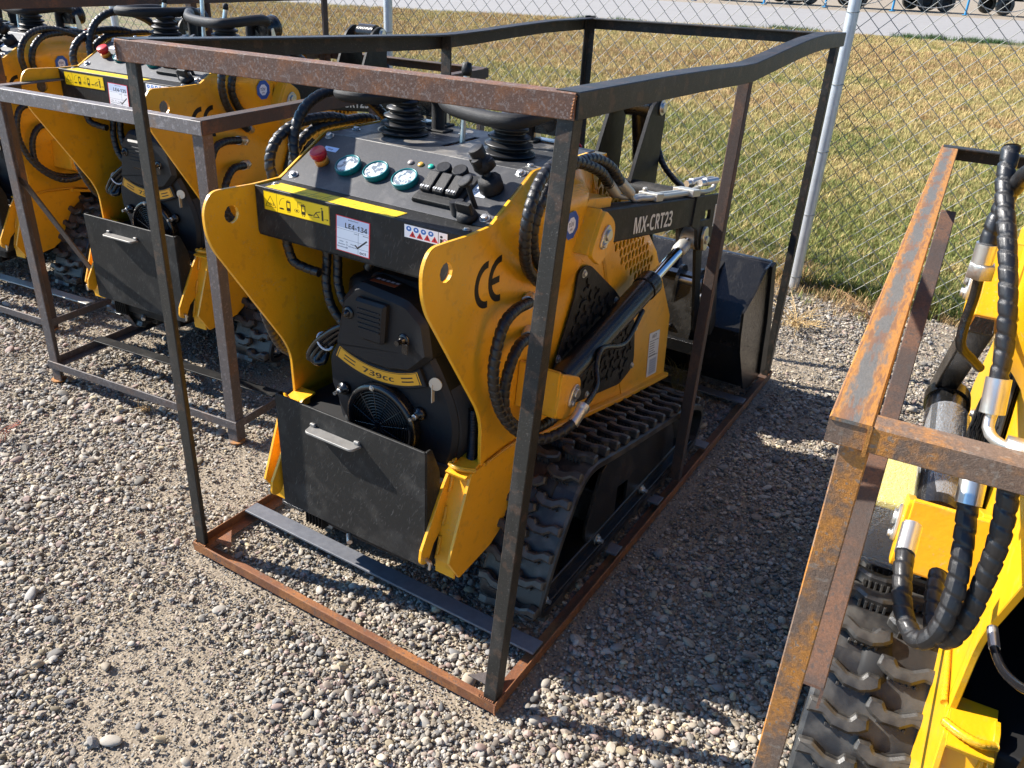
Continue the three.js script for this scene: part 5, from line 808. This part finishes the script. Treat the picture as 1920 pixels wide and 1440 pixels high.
      m.matrix.makeBasis(ex, ey, ez); m.matrix.setPosition(px + 0, lerp(f.p.y, q.y, u) + nn.y * 0.002, lerp(f.p.x, q.x, u) + nn.z * 0.002);
      // choose the mirrored lug where it grows from the inner edge
      const growsInwardFromOuter = (px > 0) === (Math.abs(px) > 0.4);
      m.geometry = growsInwardFromOuter ? lug : lugM;
      m.matrix.decompose(m.position, m.quaternion, m.scale); tr[side].add(m);
    }
    const fr2 = both('track_frame', [plateX([[-0.64, 0.352], [-0.70, 0.372, 0.02], [-1.20, 0.262, 0.02], [-1.24, 0.20], [-1.26, 0.105], [-0.60, 0.105], [-0.56, 0.17, 0.03]], 0.487, 0.01, 0.006, [{ pts: [[-0.775, 0.225], [-0.855, 0.21], [-0.855, 0.12], [-0.775, 0.12]], rad: 0.004 }], 0.001), box(0.44, 0.105, -0.82, 0.1, 0.05, 1.02, 0.006), box(0.46, 0.088, -0.83, 0.09, 0.012, 1.16, 0.003), box(0.41, 0.18, -0.93, 0.1, 0.14, 0.5, 0.01)], M.blackGloss, t);
    for (const [z, y] of [[-0.33, 0.10], [-0.65, 0.105], [-0.98, 0.105]]) sub('bolt', [hexBolt([0.49, y, z], [1, 0, 0], 0.012, 0.01), rod([0.49, y, z], [0.512, y, z], 0.006)], M.zinc, fr2);
    sub('idler_wheel', [lathe([[0, -0.04], [0.085, -0.04], [0.09, -0.03], [0.09, 0.03], [0.085, 0.04], [0.03, 0.045], [0, 0.045]], [0.42, 0.165, -1.375], [1, 0, 0], 28), lathe([[0, -0.03], [0.06, -0.03], [0.06, 0.03], [0, 0.03]], [0.42, 0.135, -0.37], [1, 0, 0], 24)], M.blackSatin, fr2);
    sub('sprocket', [lathe([[0, -0.03], [0.085, -0.03], [0.095, -0.015], [0.095, 0.015], [0.085, 0.03], [0, 0.03]], [0.42, 0.335, -0.50], [1, 0, 0], 14)], M.dark, fr2);
    for (const z of [-0.5, -0.7, -0.9, -1.1, -1.25]) sub('roller', lathe([[0, -0.045], [0.035, -0.045], [0.035, 0.045], [0, 0.045]], [0.42, 0.085, z], [1, 0, 0], 20), M.blackSatin, fr2);
    tr[1].position.x += 0.08; fr2[1].position.x += 0.08;
  }
  return t;
}
const L1 = makeLoader('ochre and black track loader in the centre with lot tag LE4-134', P.tag134);
L1.position.set(0.55, 0, 0);
function copyLoader(label, x, y, z, yaw, edit) {
  const c = L1.clone(); c.name = numbered('compact_track_loader'); c.position.set(x, y, z); c.rotation.y = yaw; c.userData = { ...L1.userData, label };
  edit?.(c); scene.add(c); return c;
}
copyLoader('ochre and black track loader with lot tag LE4-135, second from the left', -1.053, 0.066, -0.55, 0.067, (c) => c.traverse((o) => { if (o.name === 'lot_tag') o.material = P.tag135; }));
copyLoader('ochre track loader cut off by the left edge of the photo', -2.52, 0.0, -0.67, 0.11);
// the right-hand loader: brighter paint, arm lowered, thick hoses
{
  const c = copyLoader('bright yellow track loader cut off by the right edge with thick wrapped hoses', 2.30, 0.095, 0.20, 0.07, (c) => {
    const K = 1.12; c.scale.setScalar(K); c.position.set(1.82 + K * (2.30 - 1.82), 0.755 + K * (0.095 - 0.755), -0.27 + K * (0.20 + 0.27)); for (const o of c.children) if ((o.name === 'rubber_track' || o.name === 'track_frame') && o.position.x > 0.01) o.position.x = 0;
    const drop = ['lift_arm', 'cross_tube', 'tower_plate', 'tower_pin', 'tilt_cylinder', 'auxiliary_hose', 'pipe_clamp', 'bucket', 'lift_cylinder', 'hydraulic_hose', 'hose_fitting'];
    for (const o of [...c.children]) if (drop.includes(o.name)) c.remove(o);
    c.traverse((o) => { if (o.material === M.yellow) o.material = M.yellowBright; });
    for (const o of [...c.children]) if (o.name === 'console_bar') for (const k of [...o.children]) if (k.name === 'lot_tag') o.remove(k);
  });
  c.updateMatrixWorld(true); const inv = c.matrixWorld.clone().invert(); const w = (P) => P.map((p) => v3(p).applyMatrix4(inv));
  const put = (n, g, m, par = c) => part(n, g, m, par);
  put('hydraulic_hose', hose(w([[1.806, 1.45, -0.245], [1.813, 1.400, -0.214], [1.840, 1.334, -0.149], [1.865, 1.263, -0.098], [1.881, 1.198, -0.077], [1.887, 1.151, -0.059]]), 0.0122, 0.022), M.hose);
  put('hydraulic_hose', hose(w([[1.817, 1.305, -0.212], [1.816, 1.331, -0.217], [1.820, 1.370, -0.227], [1.829, 1.403, -0.214], [1.843, 1.43, -0.178], [1.87, 1.44, -0.13]]), 0.0122, 0.022), M.hose);
  put('hydraulic_hose', hose(w([[1.842, 0.937, 0.125], [1.848, 0.920, 0.164], [1.864, 0.892, 0.208], [1.887, 0.884, 0.241], [1.904, 0.908, 0.249], [1.910, 0.963, 0.234], [1.904, 1.015, 0.211], [1.893, 1.07, 0.178]]), 0.0122, 0.019), M.hose);
  put('hydraulic_hose', hose(w([[1.928, 1.121, 0.199], [1.936, 1.056, 0.213], [1.937, 0.991, 0.217], [1.933, 0.924, 0.226], [1.922, 0.884, 0.218], [1.906, 0.871, 0.189], [1.895, 0.887, 0.139], [1.892, 0.899, 0.095]]), 0.0122, 0.019), M.hose);
  const R2 = (a, b, r, r2, s) => rod(...w([a, b]), r, r2, s);
  each('hose_fitting', [R2([1.840, 0.955, 0.085], [1.842, 0.935, 0.13], 0.013), R2([1.893, 1.07, 0.178], [1.888, 1.12, 0.152], 0.0145), R2([1.887, 1.155, -0.06], [1.893, 1.105, -0.045], 0.0155), [R2([1.817, 1.262, -0.213], [1.816, 1.308, -0.212], 0.0145), disc(w([[1.8185, 1.252, -0.2135]])[0], [0.0, 1, 0], 0.019, 0.022, 6)]], M.zinc, c);
  const CABLE = [[1.968, 0.909, 0.191], [1.975, 0.902, 0.222], [1.988, 0.898, 0.252], [2.005, 0.909, 0.285], [2.018, 0.927, 0.311]];
  { const k = put('cable', tube(w(CABLE), 0.0055), M.engineGloss); put('clip', R2(CABLE[0], CABLE[1], 0.0062, 0.0062, 12), M.zinc, k); }
  put('steel_pipe', [tube(w([[1.893, 1.105, -0.045], [1.894, 1.085, -0.035], [1.903, 1.075, -0.028], [1.925, 1.07, -0.02], [1.95, 1.07, -0.02]]), 0.0075), disc(w([[1.922, 1.07, -0.02]])[0], [1, 0, 0], 0.016, 0.024, 6), disc(w([[1.935, 1.0, 0.03]])[0], [1, 0, 0], 0.016, 0.02, 6)], M.zinc);
  put('steel_pipe', [tube(w([[1.819, 1.255, -0.2125], [1.821, 1.22, -0.215], [1.820, 1.165, -0.212], [1.824, 1.138, -0.205], [1.845, 1.11, -0.23], [1.862, 1.088, -0.255]]), 0.0072)], M.blackGloss);
  put('lift_arm', [(() => { const a = V(1.845, 1.12, -0.42), b = V(1.80, 0.74, -0.88), L = a.distanceTo(b), g = box(0, 0, 0, 0.045, 0.06, L, 0.004); g.lookAt(b.clone().sub(a)); const m = a.clone().add(b).multiplyScalar(0.5); T(g, m.x, m.y, m.z); return g.applyMatrix4(inv); })()], M.blackGloss);
  const cyl = put('lift_cylinder', [R2([1.875, 0.77, -0.27], [1.83, 0.81, -0.70], 0.038, 0.038, 28), R2([1.83, 0.81, -0.70], [1.826, 0.815, -0.735], 0.043, 0.043, 28)], M.blackGloss);
  put('plastic_wrap', [R2([1.876, 0.77, -0.30], [1.838, 0.805, -0.64], 0.0415, 0.0415, 22)], M.film, cyl);
}
// film wrapped yellow and black box lying in front of the right-hand loader's track
{
  const t = thing('wrapped_box', 'black box with a yellow lid wrapped in clear film on the right loader track', 'box', [1.80, 0.60, -0.53], 0.06);
  part('carton', box(0, 0, 0, 0.15, 0.14, 0.22, 0.012), M.blackPlate, t); part('lid', box(0, 0.078, 0, 0.154, 0.02, 0.226, 0.006), std({ color: new THREE.Color(0.72, 0.58, 0.05), roughness: 0.5 }), t);
  part('film', [box(0, 0.012, 0, 0.176, 0.178, 0.25, 0.02)], M.film, t);
}


renderer.render(scene, camera);
